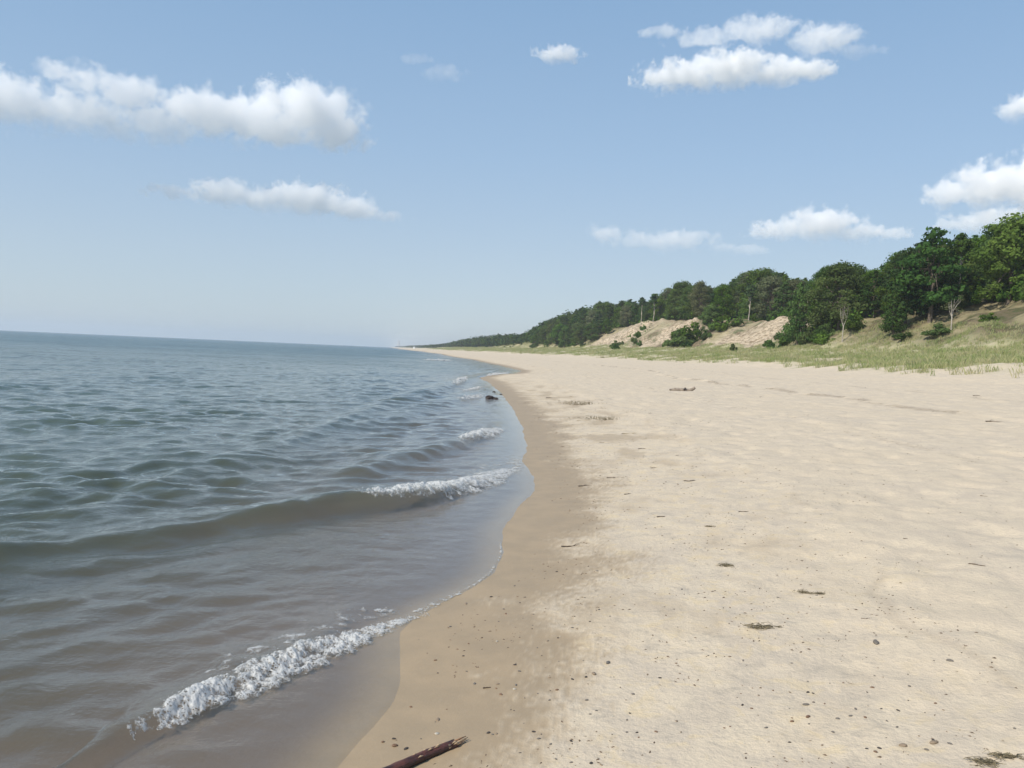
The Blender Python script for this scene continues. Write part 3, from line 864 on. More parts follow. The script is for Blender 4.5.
fy = np.exp(g.uniform(math.log(425), math.log(5200), 6500)); fs = g.uniform(52, 60 + fy * .06 + 60, 6500); fx = XS(fy) + fs
fz = terrain(fx, fy, False); av = zsil(fx, fy) - fz
kp = (av > 2.5) & ((bare_mask(fs, fy, fx) < .2) | (fs > 70)) & ((fs < 130) | (fy > 1200))
hf = np.minimum(g.uniform(6, 13, 6500), av * g.uniform(.78, 1.03, 6500))
kp &= hf > 2.2
ey = np.exp(g.uniform(math.log(1000), math.log(5600), 3200)); es = g.uniform(38, 52 + ey * .02, 3200); ex = XS(ey) + es
eh = np.clip(zsil(ex, ey) - terrain(ex, ey, False), 3.5, 14) * g.uniform(.7, 1.0, 3200)
fx = np.concatenate([fx, ex]); fy = np.concatenate([fy, ey]); hf = np.concatenate([hf, eh]); kp = np.concatenate([kp, np.ones(3200, bool)])
sz = (.55 + fy * .0009)
w = clump_field('far_woods', np.stack([fx, fy], 1)[kp], hf[kp], 90, sz[kp] * .72, LEAFF, .42, .02)
tag(w, 'hazy dark green woods covering the far dunes down to the point', 'woods', kind='stuff')
print('far trees', kp.sum())

# ------------------------------------------------------------------ dune grass
def grass_field():
    g = np.random.default_rng(12)
    N = 90000
    y_ = np.exp(g.uniform(math.log(28), math.log(900), N)); s_ = g.uniform(24, 57, N)
    x_ = XS(y_) + s_
    vn = fbm(x_ * .16, y_ * .16, 4, 77) * 4.5 + 1.8 * pn(x_ * .9, y_ * .9, 78)
    v = sst(25.5, 28.5, s_ + vn)
    sandy = sst(.12, .3, pn(x_ * .09, y_ * .13, 79)) * (1 - sst(36, 44, s_)) * .85
    patch = sst(-.25, .3, fbm(x_ * .5, y_ * .5, 3, 85))
    p = v * (1 - sandy) * (.12 + .88 * patch) * sst(-1.5, 3.5, s_ - 26 + vn + 1.6 * pn(x_ * .45, y_ * .45, 88))
    kp = (g.random(N) < p) & (bare_mask(s_, y_, x_) < .3)
    x_, y_, s_ = x_[kp], y_[kp], s_[kp]; n = len(x_); z_ = terrain(x_, y_, False)
    dist = np.hypot(x_, y_)
    nb = 9
    k = np.repeat(np.arange(n), nb)
    spread = .10 + .0008 * dist[k]
    bx = x_[k] + g.normal(0, 1, n * nb) * spread; by = y_[k] + g.normal(0, 1, n * nb) * spread
    h = g.uniform(.14, .46, n * nb) * (.8 + .5 * g.random(n))[k]
    ang = g.uniform(0, 6.28, n * nb); lean = g.uniform(.1, .55, n * nb) * h
    wd = (.007 + .00011 * dist[k])
    ca, sa = np.cos(ang), np.sin(ang)
    a2 = g.uniform(0, 6.28, n * nb); wx, wy = np.cos(a2) * wd, np.sin(a2) * wd
    z0 = z_[k] - .03
    v0 = np.stack([bx - wx, by - wy, z0], 1); v1 = np.stack([bx + wx, by + wy, z0], 1)
    v2 = np.stack([bx + ca * lean * .35 + wx * .7, by + sa * lean * .35 + wy * .7, z0 + h * .62], 1)
    v3 = np.stack([bx + ca * lean, by + sa * lean, z0 + h], 1)
    q = np.stack([v0, v1, v2, v3], 1).reshape(-1, 3)
    tn = np.clip(.5 + 1.2 * fbm(x_ * .3, y_ * .3, 2, 87)[k] + .35 * g.normal(0, 1, n * nb), 0, 1)
    o = mesh_np('dune_grass', q, np.arange(len(q)).reshape(-1, 4), GRASS, dict(tint=np.repeat(tn, 4)), smooth=False)
    tag(o, 'pale green beach grass covering the low foredune below the wood', 'grass', kind='stuff')
    print('grass tufts', n)
grass_field()

# ------------------------------------------------------------------ drift and stones
DW = simple('weathered_grey_wood', (.34, .28, .22), (.20, .16, .125), 9, .85, .5, .01, stretch=(1, 4, 4))
TWIG = simple('brown_twig', (.17, .125, .085), (.09, .065, .045), 60, .85, .3, .002)
STRAW = simple('straw_stalk', (.42, .33, .19), (.30, .23, .13), 60, .8, .3, .002)
WEED = simple('dry_lake_weed', (.27, .23, .14), (.15, .12, .075), 90, .9, .4, .003)
BROWNB = simple('wet_red_bark', (.105, .038, .026), (.035, .018, .016), 34, .5, .9, .012, .5, stretch=(.35, 1, 1))
FRESH = simple('split_pale_wood', (.62, .45, .27), (.40, .20, .10), 40, .65, .6, .006, stretch=(.25, 1, 1))
DARKW = simple('waterlogged_wood', (.060, .042, .034), (.028, .020, .018), 18, .35, .8, .02, .5)
def stone_mat(n, a, b, r=.6): return simple(n, a, b, 30, r, .3, .002, .4)
ST = [stone_mat('grey_stone', (.17, .15, .125), (.11, .098, .082)), stone_mat('dark_stone', (.065, .054, .044), (.036, .030, .026), .7),
      stone_mat('brown_stone', (.20, .12, .07), (.13, .075, .045)), stone_mat('pale_stone', (.50, .46, .38), (.38, .34, .27)), stone_mat('tan_stone', (.26, .20, .14), (.20, .15, .10))]

def stone_mesh(seed, m):
    rng = np.random.default_rng(seed)
    import bmesh
    bm = bmesh.new(); bmesh.ops.create_icosphere(bm, subdivisions=3, radius=1)
    for v in bm.verts:
        p = np.array(v.co)
        n = .16 * pn(p[0] * 1.3 + seed, p[1] * 1.3 + p[2], seed % 50) + .10 * pn(p[2] * 2 + seed, p[0] * 2 - p[1], 7)
        v.co = Vector(p * (1 + n)) * 1.0
        v.co.x *= 1.25; v.co.y *= .9; v.co.z *= .55
    me = bpy.data.meshes.new('pebble'); bm.to_mesh(me); bm.free()
    me.polygons.foreach_set('use_smooth', [True] * len(me.polygons)); me.materials.append(m)
    return me
SM = [[stone_mesh(10 * i + j, ST[i]) for j in range(3)] for i in range(5)]
SN = ['grey', 'dark', 'brown', 'pale', 'tan']
def pebble(px, py, size, k, label, group=None):
    x, y, z = gpt(px, py)
    o = bpy.data.objects.new('pebble', SM[k][rnd.randrange(3)]); col.objects.link(o)
    o.location = (x, y, z + size * .16); o.scale = (size, size * rnd.uniform(.7, 1.05), size * rnd.uniform(.7, 1.1))
    o.rotation_euler = (rnd.uniform(-.2, .2), rnd.uniform(-.2, .2), rnd.uniform(0, 6.28))
    tag(o, label, 'pebble', group); return o
for px, py, sz, k, lb in [(395, 746, .012, 2, 'reddish brown flat pebble beside the broken driftwood stick'), (406, 749, .010, 1, 'greenish dark pebble nearest the upper bark of the stick'),
        (394, 739, .008, 1, 'black round pebble just beyond the reddish one near the stick'), (383, 742, .008, 2, 'small brown pebble at the edge of the wet film'),
        (438, 720, .012, 4, 'flat tan pebble on wet sand above the broken stick'), (437, 734, .010, 3, 'pale whitish pebble close above the tip of the stick'),
        (411, 707, .007, 2, 'little brown pebble by the film of water'), (934, 743, .016, 4, 'biggest brown oval pebble on the dry sand in the corner'),
        (903, 746, .014, 4, 'flat tan pebble beside the biggest oval one'), (950, 744, .009, 0, 'small grey pebble just past the biggest oval one'),
        (876, 643, .022, 0, 'smooth grey oval pebble alone on bare pale sand'), (808, 717, .012, 2, 'round rusty brown pebble on pale sand'),
        (594, 674, .015, 4, 'rounded mossy tan pebble on mottled sand'), (608, 663, .016, 0, 'tall grey pebble standing upright on the sand'), (806, 705, .013, 0, 'dark grey pebble above the rusty brown one'),
        (950, 661, .014, 0, 'grey flat pebble half sunk in smooth sand'), (466, 604, .012, 4, 'brown pebble on the wet sand near the swash edge'), (491, 597, .009, 1, 'dark pebble next to the brown one near the swash edge'),
        (660, 678, .008, 1, 'single black pebble on the pale sand in the middle'), (258, 765, .016, 2, 'rusty stone under the film of water at the lower edge')]:
    if py > 760 and px < 330: continue
    pebble(px, py, sz, k, lb)
cl = [(545, 600, 34, 22, 22), (570, 640, 40, 30, 30), (530, 690, 40, 40, 26), (580, 720, 50, 36, 30), (440, 640, 30, 22, 10), (640, 720, 70, 40, 18), (760, 590, 50, 35, 26), (880, 700, 70, 30, 34), (770, 700, 60, 40, 16), (850, 740, 90, 20, 16), (700, 560, 60, 50, 14), (410, 735, 22, 26, 9)]
for cxp, cyp, wx_, wy_, n in cl:
    for _ in range(n):
        a, b = rnd.gauss(cxp, wx_), rnd.gauss(cyp, wy_)
        if a > 1020 or b > 766 or b < 560: continue
        x, y, z = gpt(a, b)
        if x - float(XS(y)) < .12: continue
        k = rnd.choices([0, 1, 2, 3, 4], [30, 26, 16, 6, 22])[0]
        pebble(a, b, rnd.choice([.0035, .0045, .006, .008]), k, 'small %s pebble in the scatter on the mottled sand' % SN[k], 'small pebbles scattered on the sand')

# fine dark organic bits
def debris():
    g = np.random.default_rng(31); V = []; Fq = []
    N = 5200
    y_ = np.exp(g.uniform(math.log(2.6), math.log(30), N)); s_ = np.abs(g.normal(1.6, 1.5, N)) + .3
    x_ = XS(y_) + s_
    m = pn(x_ * 1.6, y_ * 1.1, 95) + .5 * pn(x_ * 5, y_ * 4, 96) > .12
    # along the wrack lines
    lx, ly = [], []
    for off, sd, n in ((3.0, 41, 500), (6.9, 42, 900), (12.6, 43, 3400), (17.5, 44, 700)):
        yy_ = np.exp(g.uniform(math.log(4), math.log(110), n)); ss_ = off + .35 * pn(yy_ * .25, yy_ * 0 + off, sd) + g.normal(0, .12, n)
        xx_ = XS(yy_) + ss_; kk = pn(xx_ * .6, yy_ * .6, sd + 8) + .4 * pn(xx_ * 3, yy_ * 3, sd + 7) > 0.05
        lx.append(xx_[kk]); ly.append(yy_[kk])
    nn_ = 900
    rx = g.uniform(.5, 9, nn_); ry = g.uniform(3, 25, nn_)
    x_ = np.concatenate([x_[m]] + lx + [rx]); y_ = np.concatenate([y_[m]] + ly + [ry])
    kk = x_ - XS(y_) > .15; x_, y_ = x_[kk], y_[kk]
    n = len(x_); z_ = terrain(x_, y_)
    dd = np.hypot(x_, y_)
    L = g.uniform(.0025, .011, n) * (1 + dd * .06); w = L * g.uniform(.12, .5, n); a = g.uniform(0, 6.28, n)
    ux_, uy_ = np.cos(a), np.sin(a)
    top = z_ + .002 + w * .7
    c = np.stack([x_, y_, z_], 1)
    A = np.stack([ux_ * L, uy_ * L, np.zeros(n)], 1); B = np.stack([-uy_ * w, ux_ * w, np.zeros(n)], 1); T = np.stack([np.zeros(n), np.zeros(n), top - z_], 1)
    q = np.stack([c - A, c - B, c + A, c + B, c + T], 1).reshape(-1, 3)
    f = np.array([(0, 1, 4), (1, 2, 4), (2, 3, 4), (3, 0, 4)])
    fc = (f[None] + (np.arange(n) * 5)[:, None, None]).reshape(-1, 3)
    o = mesh_np('beach_debris', q, fc, TWIG, smooth=False)
    tag(o, 'fine dark plant bits strewn over the sand and along the old waterlines', 'debris', kind='stuff')
debris()

def twig(px, py, Lm, ang, r, m, label, group=None, cat='twig', name='twig', bend=.15, forks=1):
    x, y, z = gpt(px, py)
    parts = []
    n = 6
    pth = []
    for i in range(n):
        t = i / (n - 1) - .5
        pth.append((t * Lm, bend * Lm * math.sin(t * 4 + px) * .5, r * .6 + .25 * r * math.sin(i * 2.1)))
    parts.append(tube(pth, [r * (1 - .5 * i / n) for i in range(n)], 6))
    for f in range(forks):
        b = pth[rnd.randrange(1, 4)]; sg = rnd.choice([-1, 1]); l2 = Lm * rnd.uniform(.2, .4)
        parts.append(tube([b, (b[0] + l2 * .5, b[1] + sg * l2 * .35, b[2] + l2 * .15), (b[0] + l2, b[1] + sg * l2 * .5, b[2] + l2 * .12)], [r * .6, r * .45, r * .25], 5))
    o = mesh_list(name, parts, m)
    o.location = (x, y, z); o.rotation_euler = (0, 0, ang)
    tag(o, label, cat, group); return o
for a in [(630, 434, .45, .05, .010, STRAW, 'long straw-coloured stick lying level on the pale sand', 'stick'), (642, 449, .18, .1, .010, TWIG, 'short brown stick below the straw-coloured one', 'stick'),
          (654, 468, .14, .3, .008, TWIG, 'curved twig on sand above the bent black one', 'twig'), (690, 481, .22, .1, .009, TWIG, 'thin twig on open sand right of the damp band', 'twig'),
          (661, 517, .12, .2, .009, TWIG, 'small black bent twig alone on pale sand', 'twig'), (612, 478, .2, .4, .008, TWIG, 'brown twig at the edge of the damp sand band', 'twig'),
          (585, 486, .26, .3, .010, TWIG, 'forked twig lying across the damp sand', 'twig'), (627, 494, .15, .9, .009, TWIG, 'black upright-looking curved twig on pale sand', 'twig'),
          (549, 398, .35, .8, .022, TWIG, 'dark stub of wood on the wet beach curve', 'stick'), (571, 546, .24, .3, .008, TWIG, 'spiky root tangle on the damp sand', 'twig'),
          (977, 565, .14, -.3, .006, TWIG, 'insect-like twig alone on rippled bare sand', 'twig'), (854, 684, .10, -.9, .002, TWIG, 'thin stalk slanting on the pebbly sand', 'twig'),
          (744, 512, .14, .1, .006, TWIG, 'tiny twig above the dry weed clumps', 'twig'), (996, 422, .6, .1, .02, TWIG, 'brown stick on the old waterline at the far side', 'stick'),
          (977, 396, .35, .1, .02, TWIG, 'short dark stick on sand below the grass edge', 'stick'), (487, 688, .05, .6, .006, TWIG, 'small brown curl of bark on wet sand above the broken stick', 'bark', )]:
    px, py, L_, an, r_, m_, lb, ct = a
    twig(px, py, L_ * .8, an, r_ * .62, m_, lb, None, ct, 'stick' if ct == 'stick' else ('bark_curl' if ct == 'bark' else 'twig'), .25, rnd.choice([1, 2]))
for i in range(46):
    y_ = math.exp(rnd.uniform(math.log(3.5), math.log(45))); s_ = rnd.choice([abs(rnd.gauss(2.2, 1.4)) + .6, rnd.uniform(1, 13), 12.6 + rnd.gauss(0, .25)])
    x_ = float(XS(y_)) + s_; z_ = tz(x_, y_); p_, q_ = proj(x_, y_, z_)
    if not (20 < p_ < 1015 and 365 < q_ < 762): continue
    twig(float(p_), float(q_), rnd.uniform(.015, .045) * (1 + y_ * .10), rnd.uniform(-.9, 1.2), rnd.uniform(.0012, .002) * (1 + y_ * .10), rnd.choice([TWIG, TWIG, STRAW]), 'thin dry twig among the bits washed up on the sand', 'small twigs strewn on the beach')

def weed(px, py, w, h, label, n=75, ang=.2, lf=1.0):
    x, y, z = gpt(px, py); parts = []
    for i in range(n):
        a = rnd.gauss(ang, .9); l = rnd.uniform(.2, .55) * w * lf
        c = (rnd.gauss(0, .26) * w, rnd.gauss(0, .26) * h, rnd.uniform(.001, .016) * (w / .15))
        c2 = (c[0] + math.cos(a) * l * .5, c[1] + math.sin(a) * l * .3, c[2] + rnd.uniform(-.004, .01)); c3 = (c[0] + math.cos(a + .4) * l, c[1] + math.sin(a + .4) * l * .55, .001)
        parts.append(tube([c, c2, c3], [.0015 * (w / .15) ** .6, .0013 * (w / .15) ** .6, .0006], 4))
    o = mesh_list('weed_clump', parts, WEED); o.location = (x, y, z); o.rotation_euler = (0, 0, -.1)
    tag(o, label, 'seaweed'); return o
weed(724, 566, .13, .09, 'matted oval clump of dry weed, the farthest of the weed clumps')
weed(760, 628, .17, .07, 'slanting brown clump of dry weed below the two-humped one')
weed(803, 593, .11, .05, 'thin stringy weed strand with a long trailing stalk', 60)
weed(818, 594, .09, .05, 'small weed tuft touching the stringy strand', 60)
weed(982, 763, .12, .07, 'dark root tuft at the bottom corner of the sand')
weed(1003, 757, .12, .03, 'spreading dark weed sprig beside the root tuft', 70, 0)
weed(709, 527, .10, .04, 'faint thin weed tuft above the matted oval clump', 50)
weed(601, 420, .9, .5, 'dark mat of washed-up plant bits on the beach curve', 150, .2, .16)
weed(578, 405, 1.2, .5, 'darker band of drifted plant bits near the log', 150, .2, .14)

# broken stick at the lower edge
def big_stick():
    x0, y0, z0 = gpt(398, 772); x1, y1, z1 = gpt(466, 741)
    L_ = math.hypot(x1 - x0, y1 - y0); a = math.atan2(y1 - y0, x1 - x0)
    ext = .12
    root = empty('driftwood_stick', (x0, y0, z0), a)
    tag(root, 'dark red barked driftwood stick with a pale splintered end', 'driftwood')
    r = .023
    n = 26; k = 18; V = []; Fc = []
    xs = np.linspace(-ext, L_ * .80, n)
    for i, xx in enumerate(xs):
        for j in range(k):
            t = 2 * math.pi * j / k
            rr_ = r * (1 + .09 * float(pn(xx * 22, j * .55, 3)) + .06 * float(pn(xx * 60, j * 1.3, 4))) * (1 - .12 * i / n)
            e = 0
            if i == n - 1: e = .02 * float(pn(j * .9, .5, 9)) + .006 * (j % 3)
            V.append((xx + e, rr_ * math.cos(t) + .006 * math.sin(xx * 9), rr_ * math.sin(t) + r * .85))
    for i in range(n - 1):
        for j in range(k): Fc.append((i * k + j, i * k + (j + 1) % k, (i + 1) * k + (j + 1) % k, (i + 1) * k + j))
    Fc.append(tuple(range(k))); 
    mesh_list('bark', [(np.array(V), Fc)], BROWNB, root)
    parts = []
    for j in range(11):
        t = rnd.uniform(0, 6.28); q = rnd.uniform(0, .72) * r
        y_, z_ = q * math.cos(t), q * math.sin(t) + r * .85
        parts.append(tube([(L_ * .70, y_, z_), (L_ * .86, y_ * .95, z_), (L_ * rnd.uniform(.9, 1.02), y_ * .9, z_ + .002)], [.0055, .005, .0018], 6))
    mesh_list('broken_core', parts, FRESH, root)
    for j in range(9):
        xx = rnd.uniform(.2, .82) * L_; t = rnd.uniform(.5, 2.6)
        y_, z_ = r * .93 * math.cos(t), r * .95 * math.sin(t) + r * .85
        mesh_list('splinter', [tube([(xx, y_, z_), (xx + .012, y_, z_ + .002), (xx + rnd.uniform(.02, .035), y_ * .97, z_)], [.0012, .0038, .001], 5)], FRESH, root)
big_stick()

# grey log on the mid beach
def beach_log():
    x, y, z = gpt(682, 391.5)
    k_ = math.hypot(x, y) / F
    L_ = 25 * k_; r = 2.1 * k_
    root = empty('driftwood_log', (x, y, z), .06); tag(root, 'weathered grey driftwood log half sunk in the dry sand', 'driftwood')
    n = 22; pth = []; rd = []
    for i in range(n):
        t = i / (n - 1); pth.append(((t - .5) * L_, .03 * math.sin(t * 5), r * .55 + (.10 * r) * math.sin(t * 7) + (r * 1.5 * max(0, t - .82) / .18))); rd.append(r * (.35 + .65 * min(1, t * 4)) * (1 - .45 * max(0, t - .8) / .2) * (1 + .08 * math.sin(i * 1.9)))
    mesh_list('trunk', [tube(pth, rd, 12)], DW, root)
    mesh_list('branch_stub', [tube([(.06 * L_, -.02, r * .6), (.09 * L_, -.1, r * 1.45), (.11 * L_, -.13, r * 1.7)], [r * .6, r * .5, r * .35], 8)], DARKW, root)
beach_log()

# dark stump in the shallow water
def stump():
    x, y = gp(492, 398.5); k_ = math.hypot(x, y) / F
    root = empty('driftwood_stump', (x, y, -.05)); tag(root, 'dark waterlogged stump lying in the shallow water off the point', 'driftwood')
    r = 3.0 * k_
    def lump(nm, cx_, cz_, sx, sy, sz, seed):
        import bmesh
        bm = bmesh.new(); bmesh.ops.create_icosphere(bm, subdivisions=4, radius=1)
        for v in bm.verts:
            p = v.co; f = 1 + .28 * float(pn(p.x * 1.8 + seed, p.y * 1.8 + p.z, 8)) + .14 * float(pn(p.z * 5 + seed, p.x * 5, 9))
            v.co = Vector((p.x * f * sx + cx_, p.y * f * sy, p.z * f * sz + cz_))
        me = bpy.data.meshes.new(nm); bm.to_mesh(me); bm.free(); me.materials.append(DARKW)
        o = bpy.data.objects.new(nm, me); col.objects.link(o); o.parent = root
    lump('root_ball', -2.2 * k_, 1.8 * k_, 3.9 * k_, 3.2 * k_, 2.6 * k_, 1)
    lump('log_end', 3.2 * k_, 1.2 * k_, 3.4 * k_, 2.2 * k_, 1.5 * k_, 5)
    mesh_list('root', [tube([(-3 * k_, 0, 2 * k_), (-4.2 * k_, -.1, 3.8 * k_), (-5.2 * k_, -.15, 3.4 * k_)], [.9 * k_, .6 * k_, .3 * k_], 7)], DARKW, root)
    for px, py, sz in ((494, 392, .05), (501, 394.5, .045)):
        a, b = gp(px, py)
        o = bpy.data.objects.new('rock', SM[1][0]); col.objects.link(o); o.location = (a, b, .01); o.scale = (sz, sz, sz)
        tag(o, 'small dark rock awash just beyond the stump' if px == 494 else 'tiny dark rock between the stump and the sand', 'rock')
stump()

# ------------------------------------------------------------------ far marks on the horizon
WH = simple('white_painted_metal', (.8, .8, .8), (.72, .72, .72), 3, .6, .05, .01)
CONC = simple('pale_concrete', (.50, .49, .48), (.44, .43, .42), .2, .9, .1, .1)
def lighthouse():
    x, y, z = float(XS(1500)) + 14, 1500.0, 0
    d = ray(414, 350.5); x = d[0] / d[1] * 1500; z = tz(x, y)
    root = empty('beacon', (x, y, z)); tag(root, 'tiny white beacon on the far beach at the end of the wood', 'beacon')
    hb = 3.6
    mesh_list('tower', [tube([(0, 0, -1), (0, 0, hb * .8)], [1.6, 1.1], 12)], WH, root)
    mesh_list('lantern', [tube([(0, 0, hb * .8), (0, 0, hb * .95)], [.8, .8], 12)], DARKW, root)
    mesh_list('cap', [tube([(0, 0, hb * .95), (0, 0, hb * 1.15)], [1.0, .1], 12)], WH, root)
lighthouse()
def cooling_tower():
    D = 5600.0
    d = ray(398.5, 346); x = d[0] / d[1] * D
    root = empty('cooling_tower', (x, D, 0)); tag(root, 'pale cooling tower barely visible in haze beyond the point', 'tower')
    H_ = 46.0; pth = []; rd = []
    for i in range(14):
        t = i / 13; pth.append((0, 0, t * H_)); rd.append(11 * math.sqrt(.38 + 1.0 * (t - .75) ** 2))
    mesh_list('shell', [tube(pth, rd, 24)], CONC, root)
    mesh_list('rim', [tube([(0, 0, H_), (0, 0, H_ + 1)], [rd[-1] * 1.04, rd[-1] * 1.04], 24)], CONC, root)
cooling_tower()

# ------------------------------------------------------------------ clouds: lobed vapour bodies high outside the haze
def cloud(px, py, lobes, D, label, dens=.03, nsc=.075, amp=1.55, thr=.0, group=None):
    """lobes: (dx, dy, rx, ry) in units of D/F metres round the centre"""
    d = ray(px, py); k = D / math.hypot(d[0], d[1]); u_ = D / F * math.sqrt(1 + 0)
    c = d * k
    xs = [l[0] - l[2] for l in lobes] + [l[0] + l[2] for l in lobes]; ys = [-l[1] - l[3] for l in lobes] + [-l[1] + l[3] for l in lobes]
    x0, x1, y0, y1 = min(xs) - 4, max(xs) + 4, min(ys) - 4, max(ys) + 4
    dep_ = max(l[3] for l in lobes) * 1.5 + 2
    m, t = mat('cloud_vapour')
    o = t.obj()
    # warp
    nz = t.node('ShaderNodeTexNoise', ins={'Vector': o, 'Scale': nsc, 'Detail': 6.0, 'Roughness': .64})
    acc = None
    for lx, ly, rx, ry in lobes:
        mp = t.node('ShaderNodeVectorMath', operation='SUBTRACT', ins={0: o}); mp.inputs[1].default_value = (lx, 0, -ly)
        sc_ = t.node('ShaderNodeVectorMath', operation='DIVIDE', ins={0: mp.outputs[0]}); sc_.inputs[1].default_value = (rx, ry * 1.4, ry)
        ln = t.node('ShaderNodeVectorMath', operation='LENGTH', ins={0: sc_.outputs[0]})
        f = t.math('SUBTRACT', 1.0, ln.outputs['Value'])
        acc = f if acc is None else t.math('MAXIMUM', acc, f)
    nn_ = t.math('MULTIPLY', t.math('SUBTRACT', nz.outputs['Fac'], .5), amp * 2)
    f = t.math('ADD', acc, nn_)
    sep = t.node('ShaderNodeSeparateXYZ', ins={0: o})
    fade = t.ramp(t.math('ADD', sep.outputs[2], t.math('MULTIPLY', nn_, 6.0)), y0 + 3.5, y0 + 4 + .5 * (y1 - y0 - 8), .12, 1)
    dn = t.math('MULTIPLY', t.ramp(f, .05 + thr, .36 + thr, 0, dens), fade)
    pv = t.node('ShaderNodeVolumeScatter', ins={'Color': (1, 1, 1, 1), 'Density': dn, 'Anisotropy': -0.22})
    t.out(pv.outputs[0], 'Volume')
    V = np.array([(x, y, z) for x in (x0, x1) for y in (-dep_, dep_) for z in (y0, y1)], float)
    Fc = [(0, 1, 3, 2), (4, 6, 7, 5), (0, 4, 5, 1), (2, 3, 7, 6), (0, 2, 6, 4), (1, 5, 7, 3)]
    ob = mesh_list('cloud', [(V, Fc)], m, smooth=False)
    ob.location = (c[0], c[1], c[2] + CAMZ); ob.scale = (u_, u_, u_)
    ob.rotation_euler = (0, 0, math.atan2(-d[0], d[1]))
    tag(ob, label, 'cloud', group)
CD = 7000.0
CLOUDS = [
    (170, 112, [(122, -20, 52, 28), (150, -4, 36, 20), (80, -4, 46, 24), (30, -4, 50, 22), (-70, -20, 34, 13), (-30, -12, 40, 16), (-10, 12, 50, 18), (-80, 12, 60, 20), (-135, 10, 60, 24), (-160, 4, 40, 20), (-60, 24, 60, 10)], 'largest cloud, long and white with a domed end over the lake', .013, .055),
    (270, 198, [(36, -2, 50, 17), (-10, 1, 36, 13), (-40, -2, 34, 13), (72, 1, 34, 14), (-85, 2, 30, 7), (112, 8, 24, 6), (10, 6, 80, 8)], 'flat-based cloud below the largest one over the lake', .013, .07),
    (735, 66, [(-50, 8, 46, 15), (-5, 1, 42, 17), (48, 6, 42, 13), (-10, 12, 88, 10)], 'bright puffy cloud high over the beach', .017, .075),
    (765, 32, [(-55, 2, 34, 9), (-8, -3, 38, 13), (52, 10, 32, 15), (82, 22, 26, 7), (-95, -6, 24, 6)], 'thin ragged cloud directly above the bright puffy one', .008, .08),
    (820, 228, [(0, -4, 34, 16), (-34, 2, 36, 10), (36, 5, 40, 9), (0, 6, 62, 7)], 'small triangular cloud just over the trees', .012, .08),
    (992, 192, [(0, -6, 36, 20), (36, -6, 40, 26), (-32, 0, 24, 12), (70, 0, 50, 26)], 'white cloud cut off at the edge above the hilltop oak', .014, .07),
    (985, 220, [(0, 0, 32, 11), (35, 2, 40, 12), (-24, 4, 20, 7)], 'low faint cloud behind the hilltop trees', .009, .07),
    (556, 54, [(0, 0, 22, 9), (10, 2, 18, 7)], 'tiny oval cloud alone in the blue', .014, .1),
    (435, 69, [(-16, -8, 20, 5), (10, 4, 22, 8)], 'very faint wisp of cloud in the middle of the sky', .003, .09),
    (670, 241, [(-62, -6, 20, 9), (0, -1, 46, 11), (62, 7, 34, 6), (-30, 2, 34, 7)], 'faint stretched cloud low over the bluffs', .005, .07),
    (1022, 107, [(0, 0, 20, 12), (14, -4, 20, 14)], 'small cloud cut off at the edge high up', .012, .08),
]
for a in CLOUDS:
    cloud(a[0], a[1], a[2], CD, a[3], a[4] * .8, a[5])

# ------------------------------------------------------------------ air
m, t = mat('summer_haze')
pv = t.node('ShaderNodeVolumePrincipled')
pv.inputs['Color'].default_value = (.86, .92, 1.0, 1); pv.inputs['Density'].default_value = 2.1e-4; pv.inputs['Anisotropy'].default_value = 0.2
t.out(pv.outputs[0], 'Volume')
B = 6400.0
V = np.array([(x, y, z) for x in (-B, B) for y in (-B, B) for z in (-9.0, 62.0)], float)
hz = mesh_list('haze', [(V, [(0, 1, 3, 2), (4, 6, 7, 5), (0, 4, 5, 1), (2, 3, 7, 6), (0, 2, 6, 4), (1, 5, 7, 3)])], m, smooth=False)
tag(hz, 'thin pale blue summer haze over the lake and far shore', 'haze', kind='stuff')

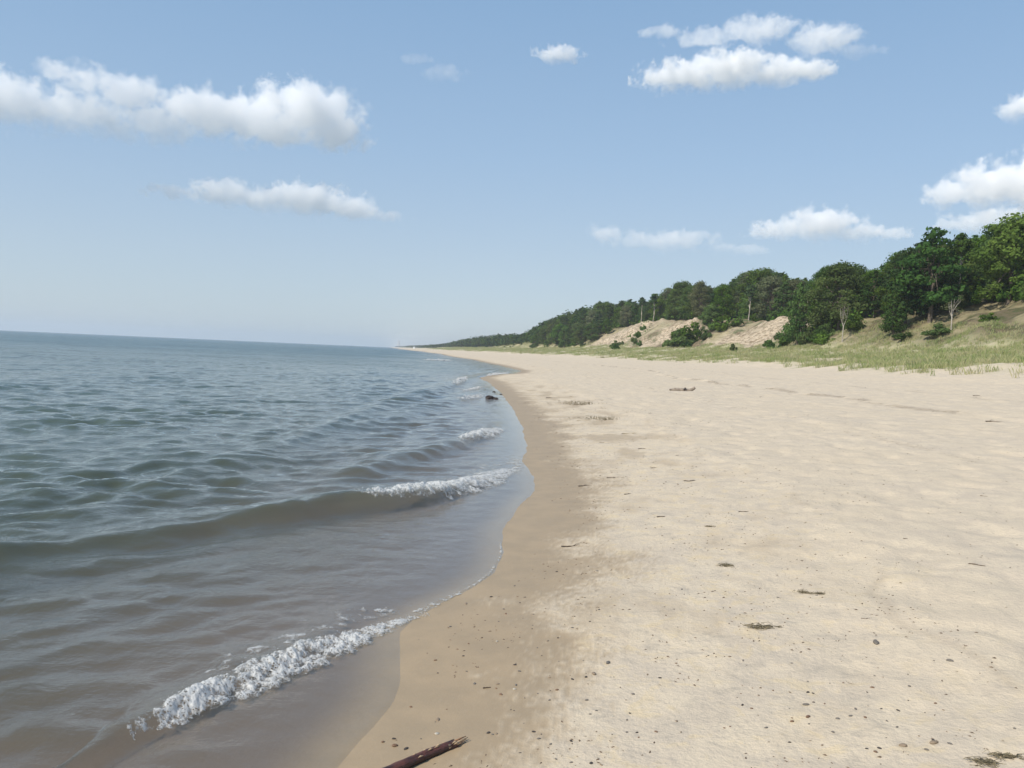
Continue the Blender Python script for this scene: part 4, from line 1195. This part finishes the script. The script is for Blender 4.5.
# ------------------------------------------------------------------ light
SUN_AZ, SUN_EL = 232.0, 44.0     # compass-like angle clockwise from +Y
az, el = R(SUN_AZ), R(SUN_EL)
sd = Vector((math.sin(az) * math.cos(el), math.cos(az) * math.cos(el), math.sin(el)))
sl = bpy.data.lights.new('sun', 'SUN'); sl.energy = 4.1; sl.angle = R(.53); sl.color = (1, .93, .82)
so = bpy.data.objects.new('sun', sl); so.rotation_euler = sd.to_track_quat('Z', 'Y').to_euler(); col.objects.link(so)
wd = bpy.data.worlds.new('World'); scn.world = wd; wd.use_nodes = True
nt = wd.node_tree; nt.nodes.clear()
sk = nt.nodes.new('ShaderNodeTexSky'); sk.sky_type = 'NISHITA'; sk.sun_disc = False
sk.sun_elevation = el; sk.sun_rotation = az; sk.air_density = 1.0; sk.dust_density = .7; sk.ozone_density = 1.2; sk.altitude = 180
bg = nt.nodes.new('ShaderNodeBackground'); bg.inputs['Strength'].default_value = .145
wo = nt.nodes.new('ShaderNodeOutputWorld')
ST_ = .145
tcw = nt.nodes.new('ShaderNodeTexCoord'); sx_ = nt.nodes.new('ShaderNodeSeparateXYZ'); nt.links.new(tcw.outputs['Generated'], sx_.inputs[0])
cr = nt.nodes.new('ShaderNodeValToRGB'); nt.links.new(sx_.outputs[2], cr.inputs[0])
el_ = cr.color_ramp.elements
for i, (p_, c_) in enumerate([(0.0, (.445, .54, .62)), (.10, (.405, .512, .632)), (.22, (.325, .47, .65)), (.40, (.235, .395, .61)), (1.0, (.10, .215, .44))]):
    e = el_[i] if i < 2 else el_.new(p_)
    e.position = p_; e.color = (*[v * .5 for v in c_], 1)
vm = nt.nodes.new('ShaderNodeVectorMath'); vm.operation = 'SCALE'; nt.links.new(cr.outputs[0], vm.inputs[0]); vm.inputs['Scale'].default_value = 1.84 / ST_
mx = nt.nodes.new('ShaderNodeMix'); mx.data_type = 'RGBA'; mx.inputs[0].default_value = .8
nt.links.new(sk.outputs[0], mx.inputs[6]); nt.links.new(vm.outputs[0], mx.inputs[7]); nt.links.new(mx.outputs[2], bg.inputs[0]); nt.links.new(bg.outputs[0], wo.inputs[0])

scn.view_settings.view_transform = 'Standard'; scn.view_settings.look = 'None'
scn.view_settings.exposure = 0.22; scn.view_settings.gamma = 1.0
c = scn.cycles
c.use_denoising = True
try: c.denoiser = 'OPENIMAGEDENOISE'
except Exception: pass
c.max_bounces = 12; c.diffuse_bounces = 3; c.glossy_bounces = 3; c.transmission_bounces = 4; c.transparent_max_bounces = 12
c.volume_bounces = 10; c.volume_step_rate = 1.0; c.volume_max_steps = 256
c.use_adaptive_sampling = True; c.adaptive_threshold = .02
c.sample_clamp_indirect = 8
bpy.context.view_layer.update()
